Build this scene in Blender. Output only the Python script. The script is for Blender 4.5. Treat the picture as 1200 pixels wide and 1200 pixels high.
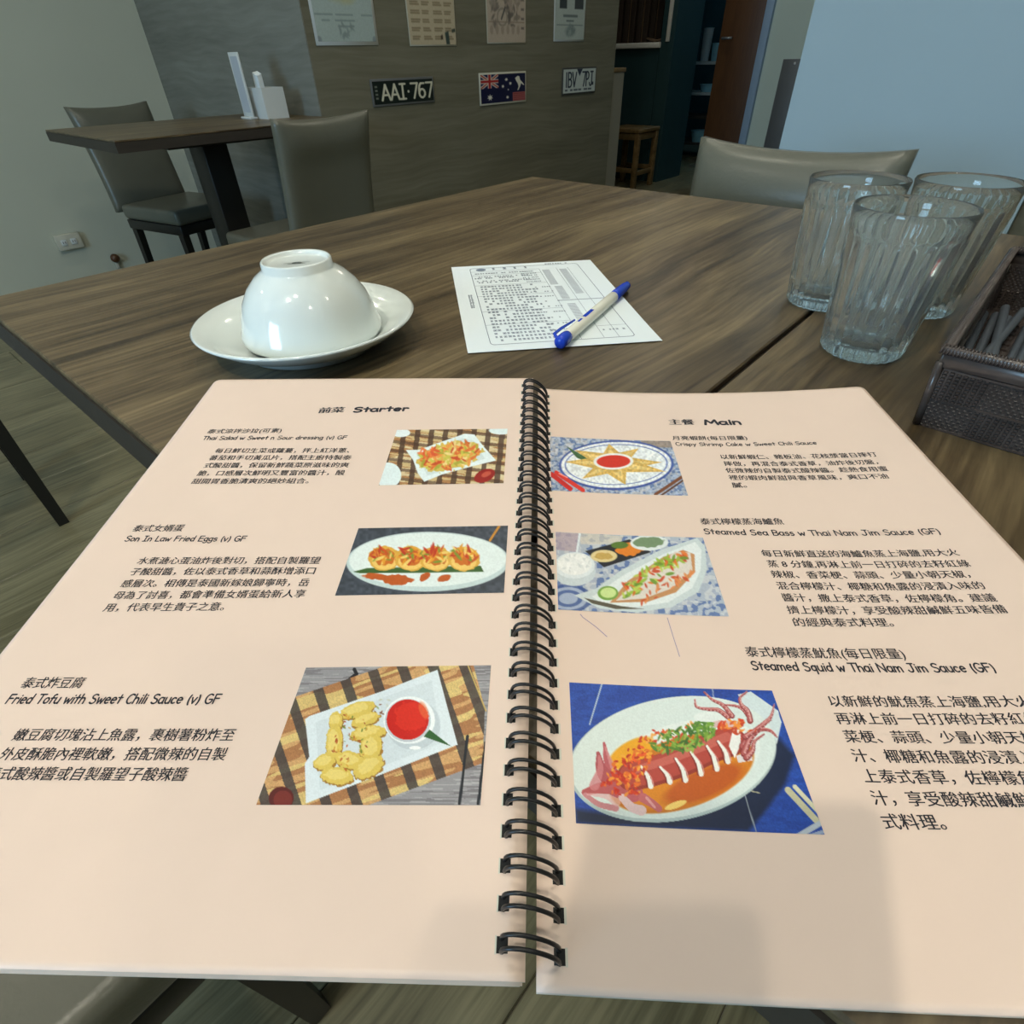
import bpy, bmesh, math, random
import numpy as np
from mathutils import Vector, Matrix
for o in list(bpy.data.objects): bpy.data.objects.remove(o, do_unlink=True)
random.seed(7); rng = np.random.default_rng(7)
SC = bpy.context.scene; COL = SC.collection
PI = math.pi

# ------------------------------------------------------------------ camera
cam_d = bpy.data.cameras.new('camera'); cam = bpy.data.objects.new('camera', cam_d); COL.objects.link(cam)
CR = Vector((0.6561829659, -0.7543528505, -0.0193827816))
CD = Vector((-0.4913645888, -0.4076431580, -0.7696673935))
CF = Vector((0.5726995339, 0.5145666456, -0.6381507746))
CAM = Vector((0, 0, .925))
m = Matrix((CR, -CD, -CF)).transposed().to_4x4(); m.translation = CAM
cam.matrix_world = m
cam_d.sensor_width = 36; cam_d.lens = 644.02/1200*36; cam_d.clip_start = .01
SC.camera = cam
# ------------------------------------------------------------------ view / world
SC.view_settings.view_transform = 'Standard'; SC.view_settings.look = 'None'
SC.view_settings.gamma = 1; SC.view_settings.use_curve_mapping = False
SC.view_settings.exposure = 0.36
W = bpy.data.worlds.new('world'); SC.world = W; W.use_nodes = True
W.node_tree.nodes['Background'].inputs[0].default_value = (.55, .75, 1, 1)
W.node_tree.nodes['Background'].inputs[1].default_value = 1.0
# daylight coming in through the shop window on the wall behind the photographer's left
def area_light(name, loc, rot, sx, sy, col, power):
    l = bpy.data.lights.new(name, 'AREA'); l.shape = 'RECTANGLE'; l.size = sx; l.size_y = sy
    l.energy = power; l.color = col
    o = bpy.data.objects.new(name, l); COL.objects.link(o); o.location = loc; o.rotation_euler = rot
    return o
area_light('window_daylight', (-2.94, .75, 1.35), (0, -PI/2, 0), 1.0, 1.0, (.42, .72, 1.0), 46)
LAMP_WARM = (1.0, .93, .76); LAMP_STRENGTH = 235

# ------------------------------------------------------------------ materials
def nmat(name, col=(.8,.8,.8), rough=.6, metal=0, spec=.5, bump=None, var=None, coat=0, vcol=False, trans=0, ior=1.45):
    m = bpy.data.materials.new(name); m.use_nodes = True; nt = m.node_tree; N = nt.nodes; L = nt.links
    b = N['Principled BSDF']
    b.inputs['Base Color'].default_value = (*col, 1); b.inputs['Roughness'].default_value = rough
    b.inputs['Metallic'].default_value = metal; b.inputs['Specular IOR Level'].default_value = spec
    b.inputs['Coat Weight'].default_value = coat; b.inputs['Coat Roughness'].default_value = .08
    b.inputs['Transmission Weight'].default_value = trans; b.inputs['IOR'].default_value = ior
    tc = N.new('ShaderNodeTexCoord')
    src = None
    if vcol:
        a = N.new('ShaderNodeVertexColor'); a.layer_name = 'Col'; src = a.outputs['Color']
        L.new(src, b.inputs['Base Color'])
    if var:  # (scale, amount, stretch)
        sc, amt, st = var
        mp = N.new('ShaderNodeMapping'); mp.inputs['Scale'].default_value = st
        L.new(tc.outputs['Object'], mp.inputs[0])
        n = N.new('ShaderNodeTexNoise'); n.inputs['Scale'].default_value = sc; n.inputs['Detail'].default_value = 5
        L.new(mp.outputs[0], n.inputs['Vector'])
        r = N.new('ShaderNodeMapRange'); r.inputs[1].default_value=.25; r.inputs[2].default_value=.75
        r.inputs[3].default_value = 1-amt; r.inputs[4].default_value = 1+amt
        L.new(n.outputs[0], r.inputs[0])
        mx = N.new('ShaderNodeVectorMath'); mx.operation = 'SCALE'
        if src: L.new(src, mx.inputs[0])
        else: mx.inputs[0].default_value = col
        L.new(r.outputs[0], mx.inputs['Scale']); L.new(mx.outputs[0], b.inputs['Base Color'])
    if bump:
        sc, st, dist = bump
        n = N.new('ShaderNodeTexNoise'); n.inputs['Scale'].default_value = sc; n.inputs['Detail'].default_value = 4
        L.new(tc.outputs['Object'], n.inputs['Vector'])
        bp = N.new('ShaderNodeBump'); bp.inputs['Strength'].default_value = st; bp.inputs['Distance'].default_value = dist
        L.new(n.outputs[0], bp.inputs['Height']); L.new(bp.outputs[0], b.inputs['Normal'])
    return m

def wood(name, ramp, scale=(1.2, 14, 14), rough=.45, big=1.0, bump=.15, spec=.5, warp=.5, mix=.55, fine=9):
    """streaky wood: grain runs along local X"""
    m = bpy.data.materials.new(name); m.use_nodes = True; nt = m.node_tree; N = nt.nodes; L = nt.links
    b = N['Principled BSDF']; b.inputs['Roughness'].default_value = rough; b.inputs['Specular IOR Level'].default_value = spec
    tc = N.new('ShaderNodeTexCoord')
    wn = N.new('ShaderNodeTexNoise'); wn.inputs['Scale'].default_value = 2.5; L.new(tc.outputs['Object'], wn.inputs['Vector'])
    wa = N.new('ShaderNodeVectorMath'); wa.operation = 'MULTIPLY_ADD'
    wa.inputs[1].default_value = (0, .10*warp, .10*warp); L.new(wn.outputs['Color'], wa.inputs[0]); L.new(tc.outputs['Object'], wa.inputs[2])
    mp = N.new('ShaderNodeMapping'); mp.inputs['Scale'].default_value = scale; L.new(wa.outputs[0], mp.inputs[0])
    n1 = N.new('ShaderNodeTexNoise'); n1.inputs['Scale'].default_value = big; n1.inputs['Detail'].default_value = 6; n1.inputs['Roughness'].default_value = .62
    L.new(mp.outputs[0], n1.inputs['Vector'])
    mp2 = N.new('ShaderNodeMapping'); mp2.inputs['Scale'].default_value = (scale[0]*3, scale[1]*fine, scale[2]*fine); L.new(wa.outputs[0], mp2.inputs[0])
    n2 = N.new('ShaderNodeTexNoise'); n2.inputs['Scale'].default_value = 1; n2.inputs['Detail'].default_value = 3; L.new(mp2.outputs[0], n2.inputs['Vector'])
    mx = N.new('ShaderNodeMath'); mx.operation = 'MULTIPLY_ADD'; mx.inputs[1].default_value = mix
    ad = N.new('ShaderNodeMath'); ad.operation = 'MULTIPLY'; ad.inputs[1].default_value = 1-mix
    L.new(n2.outputs[0], ad.inputs[0]); L.new(n1.outputs[0], mx.inputs[0]); L.new(ad.outputs[0], mx.inputs[2])
    cr = N.new('ShaderNodeValToRGB'); e = cr.color_ramp.elements
    e[0].position, e[0].color = ramp[0][0], (*ramp[0][1], 1); e[1].position, e[1].color = ramp[-1][0], (*ramp[-1][1], 1)
    for p, c in ramp[1:-1]:
        q = cr.color_ramp.elements.new(p); q.color = (*c, 1)
    L.new(mx.outputs[0], cr.inputs[0]); L.new(cr.outputs[0], b.inputs['Base Color'])
    bp = N.new('ShaderNodeBump'); bp.inputs['Strength'].default_value = bump; bp.inputs['Distance'].default_value = .001
    L.new(n2.outputs[0], bp.inputs['Height']); L.new(bp.outputs[0], b.inputs['Normal'])
    return m

def srgb(r, g, b):
    f = lambda c: (c/255/12.92) if c/255 <= .04045 else ((c/255+.055)/1.055)**2.4
    return (f(r), f(g), f(b))

MAT = dict(
    table=wood('walnut_laminate', [(.36, (.030,.020,.010)), (.47, (.088,.062,.032)), (.56, (.145,.107,.056)), (.67,(.235,.176,.092))], rough=.38, spec=.40, scale=(2.4,26,26), bump=.10, warp=.55, mix=.66),
    table_edge=nmat('table_edge_dark', (.035,.028,.022), .5, var=(6,.2,(1,8,8))),
    floor=wood('floor_tile_wood', [(.38,(.105,.092,.050)),(.5,(.165,.146,.082)),(.63,(.24,.215,.125))], scale=(1.5,16,16), rough=.32, bump=.08),
    grout=nmat('floor_grout', (.09,.082,.055), .9),
    panel=wood('stone_wood_panel', [(.34,(.125,.118,.080)),(.5,(.165,.157,.11)),(.66,(.205,.197,.145))], scale=(.9,4,11), rough=.6, bump=.03, warp=.7, fine=5),
    panel_side=wood('stone_wood_panel_daylit', [(.34,(.150,.155,.135)),(.5,(.195,.20,.175)),(.66,(.24,.25,.22))], scale=(4,.9,11), rough=.6, bump=.03, warp=.7, fine=5),  # same laminate as panel; cool daylight on this face put into the colour
    white_wall=nmat('painted_white_wall', (.52,.54,.45), .85, var=(1.2,.05,(1,1,1)), bump=(300,.08,.001)),
    low_wall=nmat('low_wall_grey', (.26,.25,.20), .8),
    wicker_dark=nmat('dark_wicker_tight', (.032,.025,.023), .5),
    blue_wall=nmat('pale_blue_wall_daylit', (.37,.50,.59), .8, var=(1.5,.04,(1,1,1)), bump=(250,.08,.001)),  # paint made bluer in place of some of the cool daylight
    ceiling=nmat('ceiling_white', (.75,.75,.72), .9),
    page=nmat('laminated_pink_paper', (.80,.63,.535), .42, spec=.35, bump=(900,.05,.0002), var=(60,.012,(1,1,1))),
    page_edge=nmat('laminate_edge', (.60,.60,.52), .3),
    ink=nmat('black_ink', (.035,.035,.045), .6, spec=.2),
    pen_ink=nmat('blue_pen_scribble', (.35,.28,.42), .6),
    photo=nmat('printed_photo', (1,1,1), .38, spec=.35, vcol=True),
    poster=nmat('printed_poster', (1,1,1), .55, vcol=True),
    plate_print=nmat('enamel_plate', (1,1,1), .4, vcol=True),
    wire=nmat('black_coated_wire', (.012,.012,.013), .32),
    china=nmat('white_glazed_porcelain', (.76,.82,.80), .12, coat=.6),
    china_mark=nmat('grey_maker_mark', (.12,.14,.13), .5),
    paper=nmat('white_paper', (.80,.88,.92), .7, bump=(200,.05,.0003)),
    grey_ink=nmat('grey_blue_ink', (.20,.25,.33), .7),
    grey_light=nmat('pale_grey_print', (.45,.50,.56), .7),
    pen_white=nmat('pen_white_plastic', (.80,.80,.70), .25),
    pen_blue=nmat('pen_blue_plastic', (.015,.06,.55), .25),
    leather=nmat('grey_faux_leather', (.125,.126,.098), .33, spec=.55, bump=(220,.18,.0015), var=(5,.06,(1,1,1))),
    black=nmat('black_lacquer', (.012,.012,.011), .4),
    darkmetal=nmat('dark_grey_metal', (.055,.058,.055), .5),
    wicker=nmat('dark_wicker', (.066,.052,.047), .22, var=(40,.5,(1,1,1))),
    straw=nmat('dark_grey_straw', (.085,.10,.12), .35),
    white_plastic=nmat('white_plastic', (.62,.66,.66), .35),
    outlet=nmat('ivory_plastic', (.55,.54,.45), .4),
    dark=nmat('hole_shade', (.01,.01,.01), .8),  # near-black puts the shade inside holes and slots into the colour
    teal=nmat('dark_teal_paint', (.018,.056,.066), .6, var=(2,.08,(1,1,1))),
    counter=nmat('white_counter', (.78,.80,.78), .35),
    brown_door=wood('brown_veneer', [(.4,(.075,.030,.010)),(.6,(.11,.046,.015))], scale=(12,12,1), rough=.45, bump=.03),
    curtain=nmat('dark_brown_slats', (.06,.045,.035), .5),
    slat_light=nmat('tan_slat_edge', (.16,.11,.07), .5),
    steel=nmat('brushed_grey_steel', (.22,.23,.24), .45, metal=.6),
    frame_blue=nmat('grey_blue_frame', (.30,.42,.58), .5),
    door_white=nmat('pale_green_white_door', (.56,.66,.60), .7),
    stool=wood('stool_pine', [(.4,(.12,.075,.025)),(.6,(.22,.145,.06))], scale=(2,18,18), rough=.5),
    cyan=nmat('blue_plastic_tub', (.25,.60,.80), .4),
    white_metal=nmat('white_shelf', (.55,.70,.80), .4),
    phone=nmat('phone_black_glass', (.01,.01,.012), .2),
    red=nmat('red_print', (.55,.03,.02), .4),
    housing=nmat('lamp_housing_white', (.8,.8,.8), .5),
)
def glass_mat():
    m = bpy.data.materials.new('clear_glass'); m.use_nodes = True; N = m.node_tree.nodes; L = m.node_tree.links
    N.remove(N['Principled BSDF']); df = N.new('ShaderNodeBsdfDiffuse'); df.inputs[0].default_value = (.85,.92,.95,1); mxs = N.new('ShaderNodeMixShader'); mxs.inputs[0].default_value = .045
    g = N.new('ShaderNodeBsdfGlass'); g.inputs['Color'].default_value = (.98,1,.99,1)
    g.inputs['Roughness'].default_value = 0; g.inputs['IOR'].default_value = 1.36
    L.new(g.outputs[0], mxs.inputs[1]); L.new(df.outputs[0], mxs.inputs[2]); L.new(mxs.outputs[0], N['Material Output'].inputs[0]); return m
MAT['glass'] = glass_mat()
def emit_mat(name, col, s):
    m = bpy.data.materials.new(name); m.use_nodes = True; N = m.node_tree.nodes; L = m.node_tree.links
    N.remove(N['Principled BSDF']); g = N.new('ShaderNodeEmission'); g.inputs[0].default_value = (*col,1); g.inputs[1].default_value = s
    L.new(g.outputs[0], N['Material Output'].inputs[0]); return m
MAT['lamp'] = emit_mat('lamp_glow', LAMP_WARM, LAMP_STRENGTH)
MAT['spot_bright'] = emit_mat('spot_lamp_glow', LAMP_WARM, LAMP_STRENGTH*6)
MAT['spot_mid'] = emit_mat('spot_lamp_glow_dimmer', LAMP_WARM, LAMP_STRENGTH*2.5)
MAT['tube'] = emit_mat('kitchen_tube_glow', (.35,.75,1.0), 50)

# ------------------------------------------------------------------ mesh helpers
class MB:
    def __init__(s): s.v = []; s.f = []; s.sm = []
    def add(s, vs, fs, smooth=False):
        k = len(s.v); s.v += [tuple(p) for p in vs]; s.f += [tuple(i+k for i in f) for f in fs]; s.sm += [smooth]*len(fs); return s
    def box(s, x0, x1, y0, y1, z0, z1, mtx=None):
        vs = [Vector((x, y, z)) for z in (z0, z1) for y in (y0, y1) for x in (x0, x1)]
        if mtx: vs = [mtx @ v for v in vs]
        return s.add(vs, [(0,2,3,1),(4,5,7,6),(0,1,5,4),(2,6,7,3),(0,4,6,2),(1,3,7,5)])
    def rbox(s, x0, x1, y0, y1, z0, z1, r=.005, seg=2, mtx=None, smooth=True):
        bm = bmesh.new(); bmesh.ops.create_cube(bm, size=1)
        for v in bm.verts: v.co = Vector((x0+(v.co.x+.5)*(x1-x0), y0+(v.co.y+.5)*(y1-y0), z0+(v.co.z+.5)*(z1-z0)))
        bmesh.ops.bevel(bm, geom=bm.edges[:], offset=r, segments=seg, affect='EDGES', profile=.5)
        bm.verts.index_update()
        vs = [(mtx @ v.co) if mtx else v.co.copy() for v in bm.verts]
        s.add(vs, [[v.index for v in f.verts] for f in bm.faces], smooth); bm.free(); return s
    def tube(s, pts, r, n=8, closed=False, caps=True):
        pts = [Vector(p) for p in pts]; rr = r if isinstance(r, (list, tuple)) else [r]*len(pts)
        vs = []; up = None; K = len(pts)
        for i, p in enumerate(pts):
            if closed: t = pts[(i+1) % K]-pts[i-1]
            else: t = pts[min(i+1, K-1)]-pts[max(i-1, 0)]
            t.normalize()
            if up is None: up = t.orthogonal().normalized()
            up = (up-t*up.dot(t)).normalized(); q = t.cross(up)
            for j in range(n):
                a = 2*PI*j/n; vs.append(p+(up*math.cos(a)+q*math.sin(a))*rr[i])
        fs = []
        for i in range(K if closed else K-1):
            a = i*n; b = ((i+1) % K)*n
            for j in range(n): fs.append((a+j, a+(j+1) % n, b+(j+1) % n, b+j))
        if caps and not closed: fs += [tuple(range(n))[::-1], tuple((K-1)*n+j for j in range(n))]
        return s.add(vs, fs, True)
    def lathe(s, prof, n=48, c=(0,0,0), closed=False):
        vs = []; K = len(prof)
        for r, z in prof:
            for j in range(n):
                a = 2*PI*j/n; rj = r(a) if callable(r) else r
                vs.append((c[0]+rj*math.cos(a), c[1]+rj*math.sin(a), c[2]+z))
        fs = []
        for i in range(K if closed else K-1):
            a = i*n; b = ((i+1) % K)*n
            for j in range(n): fs.append((a+j, a+(j+1) % n, b+(j+1) % n, b+j))
        if not closed:
            f0 = prof[0][0] if not callable(prof[0][0]) else 1; f1 = prof[-1][0] if not callable(prof[-1][0]) else 1
            if f0 > 1e-6: fs.append(tuple(range(n))[::-1])
            if f1 > 1e-6: fs.append(tuple((K-1)*n+j for j in range(n)))
        return s.add(vs, fs, True)
    def build(s, name, mat, parent=None):
        me = bpy.data.meshes.new(name); me.from_pydata(s.v, [], s.f); me.update()
        me.polygons.foreach_set('use_smooth', s.sm)
        me.materials.append(MAT[mat] if isinstance(mat, str) else mat)
        o = bpy.data.objects.new(name, me); COL.objects.link(o)
        if parent: o.parent = parent
        return o
def auto_smooth(o, ang=40):
    me = o.data; bm = bmesh.new(); bm.from_mesh(me)
    for e in bm.edges:
        if len(e.link_faces) == 2 and e.calc_face_angle(0) > math.radians(ang): e.smooth = False
    bm.to_mesh(me); bm.free(); return o
def tag(o, label=None, cat=None, group=None, kind=None):
    if label: o['label'] = label
    if cat: o['category'] = cat
    if group: o['group'] = group
    if kind: o['kind'] = kind
    return o
def empty(name, loc, rz=0, label=None, cat=None, group=None):
    o = bpy.data.objects.new(name, None); COL.objects.link(o); o.location = loc; o.rotation_euler = (0,0,rz)
    o.empty_display_size = .05
    return tag(o, label, cat, group)
def copy_tree(o, parent=None):
    c = o.copy(); COL.objects.link(c); c.parent = parent
    for ch in list(o.children): copy_tree(ch, c)
    return c
def struct(mb, name, mat, parent=None):
    o = mb.build(name, mat, parent)
    if not parent: o['kind'] = 'structure'
    return o

# ------------------------------------------------------------------ the room
fl = struct(MB().box(-3.2, 8.2, -3.2, 4.2, -.12, -.006), 'floor', 'grout')
plank = None; k = 0
PL, PW = 1.2, .2
for j in range(27):
    off = (j*.47) % PL
    for i in range(-2, 6):
        x0 = i*PL+off; y0 = -1.3+j*PW
        if x0 > 6.1 or x0 < -2.2: continue
        if plank is None:
            mb = MB().rbox(.001, PL-.001, .001, PW-.001, -.02, 0, r=.0012, seg=1, smooth=False)
            plank = mb.build('plank', 'floor', fl); c = plank
        else:
            c = plank.copy(); COL.objects.link(c)
        c.location = (x0, y0, 0); k += 1
struct(MB().box(-3.2, 8.2, -3.2, 4.2, 2.7, 2.8), 'ceiling', 'ceiling')
# left: white wall, projecting panelled block with the number plates on its long face
struct(MB().box(-3.0, 1.60, 3.86, 4.0, 0, 2.7), 'wall_left', 'white_wall')
struct(MB().box(1.585, 3.755, 2.42, 3.99, 0, 2.7), 'wall_panelled', 'panel')
struct(MB().box(1.580, 1.5848, 2.421, 3.859, 0, 2.7), 'wall_panelled_side', 'panel_side')
struct(MB().box(3.7555, 3.885, 2.425, 2.62, 0, .833), 'trim_1', 'low_wall')
struct(MB().rbox(3.7555, 3.90, 2.42, 2.63, .8335, .856, r=.003), 'trim_2', 'stool')
# right: pale blue pier and panelled wall behind it
struct(MB().box(2.0, 2.18, .060, .687, 0, 2.7), 'wall_right', 'blue_wall')
struct(MB().box(2.05, 2.20, -3.0, .059, 0, 2.7), 'wall_right_panelled', 'panel')
struct(MB().box(-3.1, 2.05, -3.1, -3.0, 0, 2.7), 'wall_back', 'white_wall')
# window wall behind the photographer
wb = MB(); wb.box(-3.1, -3.0, -3.0, .2, 0, 2.7); wb.box(-3.1,-3.0, 1.3, 3.99, 0, 2.7); wb.box(-3.1,-3.0,.2,1.3,0,.8); wb.box(-3.1,-3.0,.2,1.3,1.9,2.7)
struct(wb, 'wall_window_side', 'white_wall')
wf = MB()
for y in (.2, .73, 1.26): wf.box(-3.07, -3.02, y, y+.04, .8, 1.9)
for z in (.8, 1.86): wf.box(-3.07, -3.02, .24, 1.26, z, z+.04)
struct(wf, 'window_1', 'darkmetal')
# far end
struct(MB().box(5.30, 5.42, -1.0, 2.09, 0, 2.7), 'wall_far', 'door_white')
struct(MB().box(2.2, 8.1, -1.1, -1.0, 0, 2.7), 'wall_far_side', 'white_wall')
struct(MB().box(8.0, 8.1, -1.0, 4.1, 0, 2.7), 'wall_kitchen', 'teal')
struct(MB().box(3.755, 8.0, 3.99, 4.1, 0, 2.7), 'wall_kitchen_side', 'teal')
struct(MB().rbox(5.27, 5.43, 2.091, 2.148, 0, 2.3, r=.004), 'door_frame', 'frame_blue')
d1 = struct(MB().rbox(5.28, 5.32, 2.150, 2.465, .005, 2.25, r=.003), 'door_1', 'brown_door')
MB().tube([(5.275,2.43,1.0),(5.245,2.43,1.0),(5.245,2.35,1.0)], .009, 8).build('door_handle', 'steel', d1)
struct(MB().box(5.30, 5.75, 2.865, 2.985, 0, 2.7), 'wall_teal', 'teal')

# serving hatch: teal counter front, white counter top, slatted blind above
ct = empty('service_counter', (5.3, 3.4, 0), 0, 'dark teal serving counter with white top beyond the panelled wall', 'counter')
MB().box(.0, .5, -.41, .58, 0, .955).build('counter_front', 'teal', ct)
MB().rbox(-.03, .5, -.42, .58, .956, .992, r=.004).build('countertop', 'counter', ct)
hf = struct(MB().rbox(5.285, 5.32, 2.905, 2.935, .993, 2.2, r=.003), 'trim_3', 'counter')
bl = empty('slatted_screen', (5.82, 3.4, .993), 0, 'dark brown slatted screen standing above the white serving counter', 'screen')
MB().box(.02, .04, -.41, .58, 0, 1.2).build('backing', 'curtain', bl)
sl = None
for i in range(14):
    y = -.40+i*.07
    if sl is None: sl = MB().rbox(-.01, .019, 0, .05, 0, 1.2, r=.004).build('slat', 'curtain', bl); c = sl
    else: c = sl.copy(); COL.objects.link(c)
    c.location = (0, y, 0)
    if i % 2 == 0:
        q = MB().box(-.004, .0, 0, .012, 0, 1.2).build('slat_edging', 'slat_light', bl); q.location = (0, y+.054, 0)
cb = MB()
pts = [(5.36+.05*math.cos(a), 3.05+.10*math.sin(a), 1.0+.02*abs(math.sin(a))) for a in np.linspace(0, 2*PI, 24)]
cb.tube(pts, .005, 6, closed=True)
tag(cb.build('cable', 'slat_light'), 'thin tan cable looped on the white serving counter', 'cable')
md = MB(); md.rbox(5.32, 5.37, 2.955, 3.005, .9925, 1.022, r=.01, seg=3)
tag(auto_smooth(md.build('adapter', 'black')), 'small black adapter lying on the end of the white counter', 'adapter')

# kitchen rack seen through the doorway
rk = empty('kitchen_rack', (6.9, 3.27, 0), 0, 'dark steel rack in the kitchen between teal wall and brown door', 'rack')
post = MB()
for (x, y) in ((0,-.55),(0,.5),(.4,-.55),(.4,.5)):
    p = MB().box(x-.015, x+.015, y-.015, y+.015, 0, 1.9).build('post', 'darkmetal', rk)
for z, mm in ((.12,'darkmetal'),(.36,'darkmetal'),(.565,'white_metal'),(.82,'white_metal'),(1.35,'darkmetal')):
    MB().box(-.02, .42, -.56, .52, z, z+.025).build('shelf', mm, rk)
def tub(name, x, y, z, r, h, mat, label, cat):
    mb = MB(); mb.lathe([(0,0),(r*.8,0),(r,h),(r*1.06,h),(r*1.06,h+.006),(r*.94,h+.006),(r*.75,.008),(0,.008)], 24)
    o = mb.build(name, mat); o.location = (x, y, z); return tag(auto_smooth(o), label, cat)
tub('mixing_bowl', 6.98, 3.29, .5905, .09, .06, 'cyan', 'pale blue bowl on middle shelf of the dark kitchen rack', 'bowl')
tub('storage_tub', 6.98, 3.30, .1455, .10, .10, 'cyan', 'pale blue tub on lowest shelf of the dark kitchen rack', 'tub')
tub('tall_canister', 7.0, 3.40, .8455, .05, .26, 'white_metal', 'tall pale canister on upper shelf of the kitchen rack', 'canister')
tub('short_canister', 7.0, 3.27, .8455, .06, .14, 'cyan', 'short pale blue canister on upper shelf of the kitchen rack', 'canister')

# grey steel plate fixed to the pale wall beside the blue frame
sp = empty('steel_plate', (5.29, 1.83, 0), 0, 'tall grey steel plate fixed to pale wall beside brown door', 'metal plate')
MB().rbox(-.006, .009, -.14, .11, .02, .87, r=.002).build('sheet', 'steel', sp)
s_ = MB().lathe([(0,0),(.009,0),(.007,.004),(0,.005)], 12).build('screw', 'housing', sp)
s_.rotation_euler = (0,-PI/2,0); s_.location = (-.0062, .02, .845)

# stool
st = empty('wooden_stool', (5.02, 3.0, 0), 0, 'square pine stool standing in front of the dark teal counter', 'stool')
MB().rbox(-.17, .17, -.17, .17, .41, .438, r=.005).build('seat', 'stool', st)
for sx in (-1, 1):
    for sy in (-1, 1): MB().rbox(sx*.145-.02, sx*.145+.02, sy*.145-.02, sy*.145+.02, 0, .4095, r=.003).build('leg', 'stool', st)
for s2 in (-1, 1):
    MB().rbox(-.1245, .1245, s2*.145-.012, s2*.145+.012, .36, .405, r=.002).build('apron', 'stool', st)
    MB().rbox(s2*.145-.012, s2*.145+.012, -.1245, .1245, .36, .405, r=.002).build('apron', 'stool', st)
    MB().rbox(-.1245, .1245, s2*.145-.01, s2*.145+.01, .10, .135, r=.002).build('stretcher', 'stool', st)
    MB().rbox(s2*.145-.01, s2*.145+.01, -.1245, .1245, .12, .155, r=.002).build('stretcher', 'stool', st)

# ------------------------------------------------------------------ ceiling downlights
lampA = None
LP = [(.45,.35),(.95,1.15),(-.5,1.5),(2.1,1.7),(.6,2.9),(-1.2,2.9),(.9,-1.0),(-.5,-1.2),(1.3,.3),(3.2,1.6),(4.4,2.3)]
for i, (x, y) in enumerate(LP):
    if lampA is None:
        lampA = empty('recessed_downlight', (x, y, 2.6995), 0); c = lampA
        MB().lathe([(.040,-.001),(.058,-.001),(.060,-.006),(.056,-.010),(.044,-.010),(.040,-.006)], 32, closed=True).build('housing', 'housing', lampA)
        MB().lathe([(0,-.003),(.0395,-.003),(.0395,-.0045),(0,-.0045)], 24).build('lens', 'lamp', lampA)
    else:
        c = copy_tree(lampA); c.location = (x, y, 2.6995)
    tag(c, 'round white recessed downlight in the ceiling above the dining room', 'ceiling light', 'recessed ceiling downlights')

for (x, y), mt_, lab in (((-.99,.20),'spot_bright','bright narrow downlight in the ceiling behind the photographer'), ((-.55,.05),'spot_mid','dimmer narrow downlight in the ceiling just behind the photographer')):
    c = empty('recessed_spotlight', (x, y, 2.6995), 0, lab, 'ceiling light')
    MB().lathe([(.031,-.001),(.050,-.001),(.052,-.006),(.048,-.010),(.035,-.010),(.031,-.006)], 32, closed=True).build('housing', 'housing', c)
    MB().lathe([(0,-.003),(.0305,-.003),(.0305,-.0045),(0,-.0045)], 24).build('lens', mt_, c)
kt = empty('kitchen_tube_light', (7.2, 2.2, 2.69), 0, 'cold white tube light on the kitchen ceiling', 'ceiling light')
MB().rbox(-.05,.05,-.6,.6,-.03,0,r=.004).build('housing','housing',kt)
MB().tube([(0,-.57,-.048),(0,.57,-.048)], .014, 12).build('tube','tube',kt)

# ------------------------------------------------------------------ tables
def dining_table(x0, x1, y0, y1, label, group, th=.034, col_side='darkmetal', feet=True):
    cx, cy = (x0+x1)/2, (y0+y1)/2
    t = empty('dining_table', (cx, cy, 0), 0, label, 'table', group)
    hx, hy = (x1-x0)/2, (y1-y0)/2
    MB().rbox(-hx+.0012, hx-.0012, -hy+.0012, hy-.0012, .75-.006, .75, r=.0012, seg=1, smooth=False).build('tabletop', 'table', t)
    MB().box(-hx, hx, -hy, hy, .75-th, .75-.0062).build('edge_band', 'table_edge', t)
    MB().rbox(-.05, .05, -.06, .06, .02, .75-th-.0205, r=.004).build('pedestal', 'black', t)
    MB().rbox(-.22, .22, -.18, .18, .75-th-.02, .75-th-.0005, r=.003).build('mounting_plate', 'black', t)
    MB().rbox(-hx*.85, hx*.85, -.035, .035, 0, .045, r=.006).build('foot_bar', 'black', t)
    MB().rbox(-.035, .035, -hy*.8, hy*.8, .0005, .019, r=.003).build('foot_plate', 'black', t)
    return t
dining_table(.065, .930, .1215, .762, 'dark walnut table under the saucer, order slip and glasses', None)
dining_table(.065, .930, -.53, .1195, 'dark walnut table under the wicker basket and right menu page', None)
t3 = dining_table(.72, 1.578, 2.245, 2.91, 'small walnut table by the panelled wall with white holder on it', None)

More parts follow.
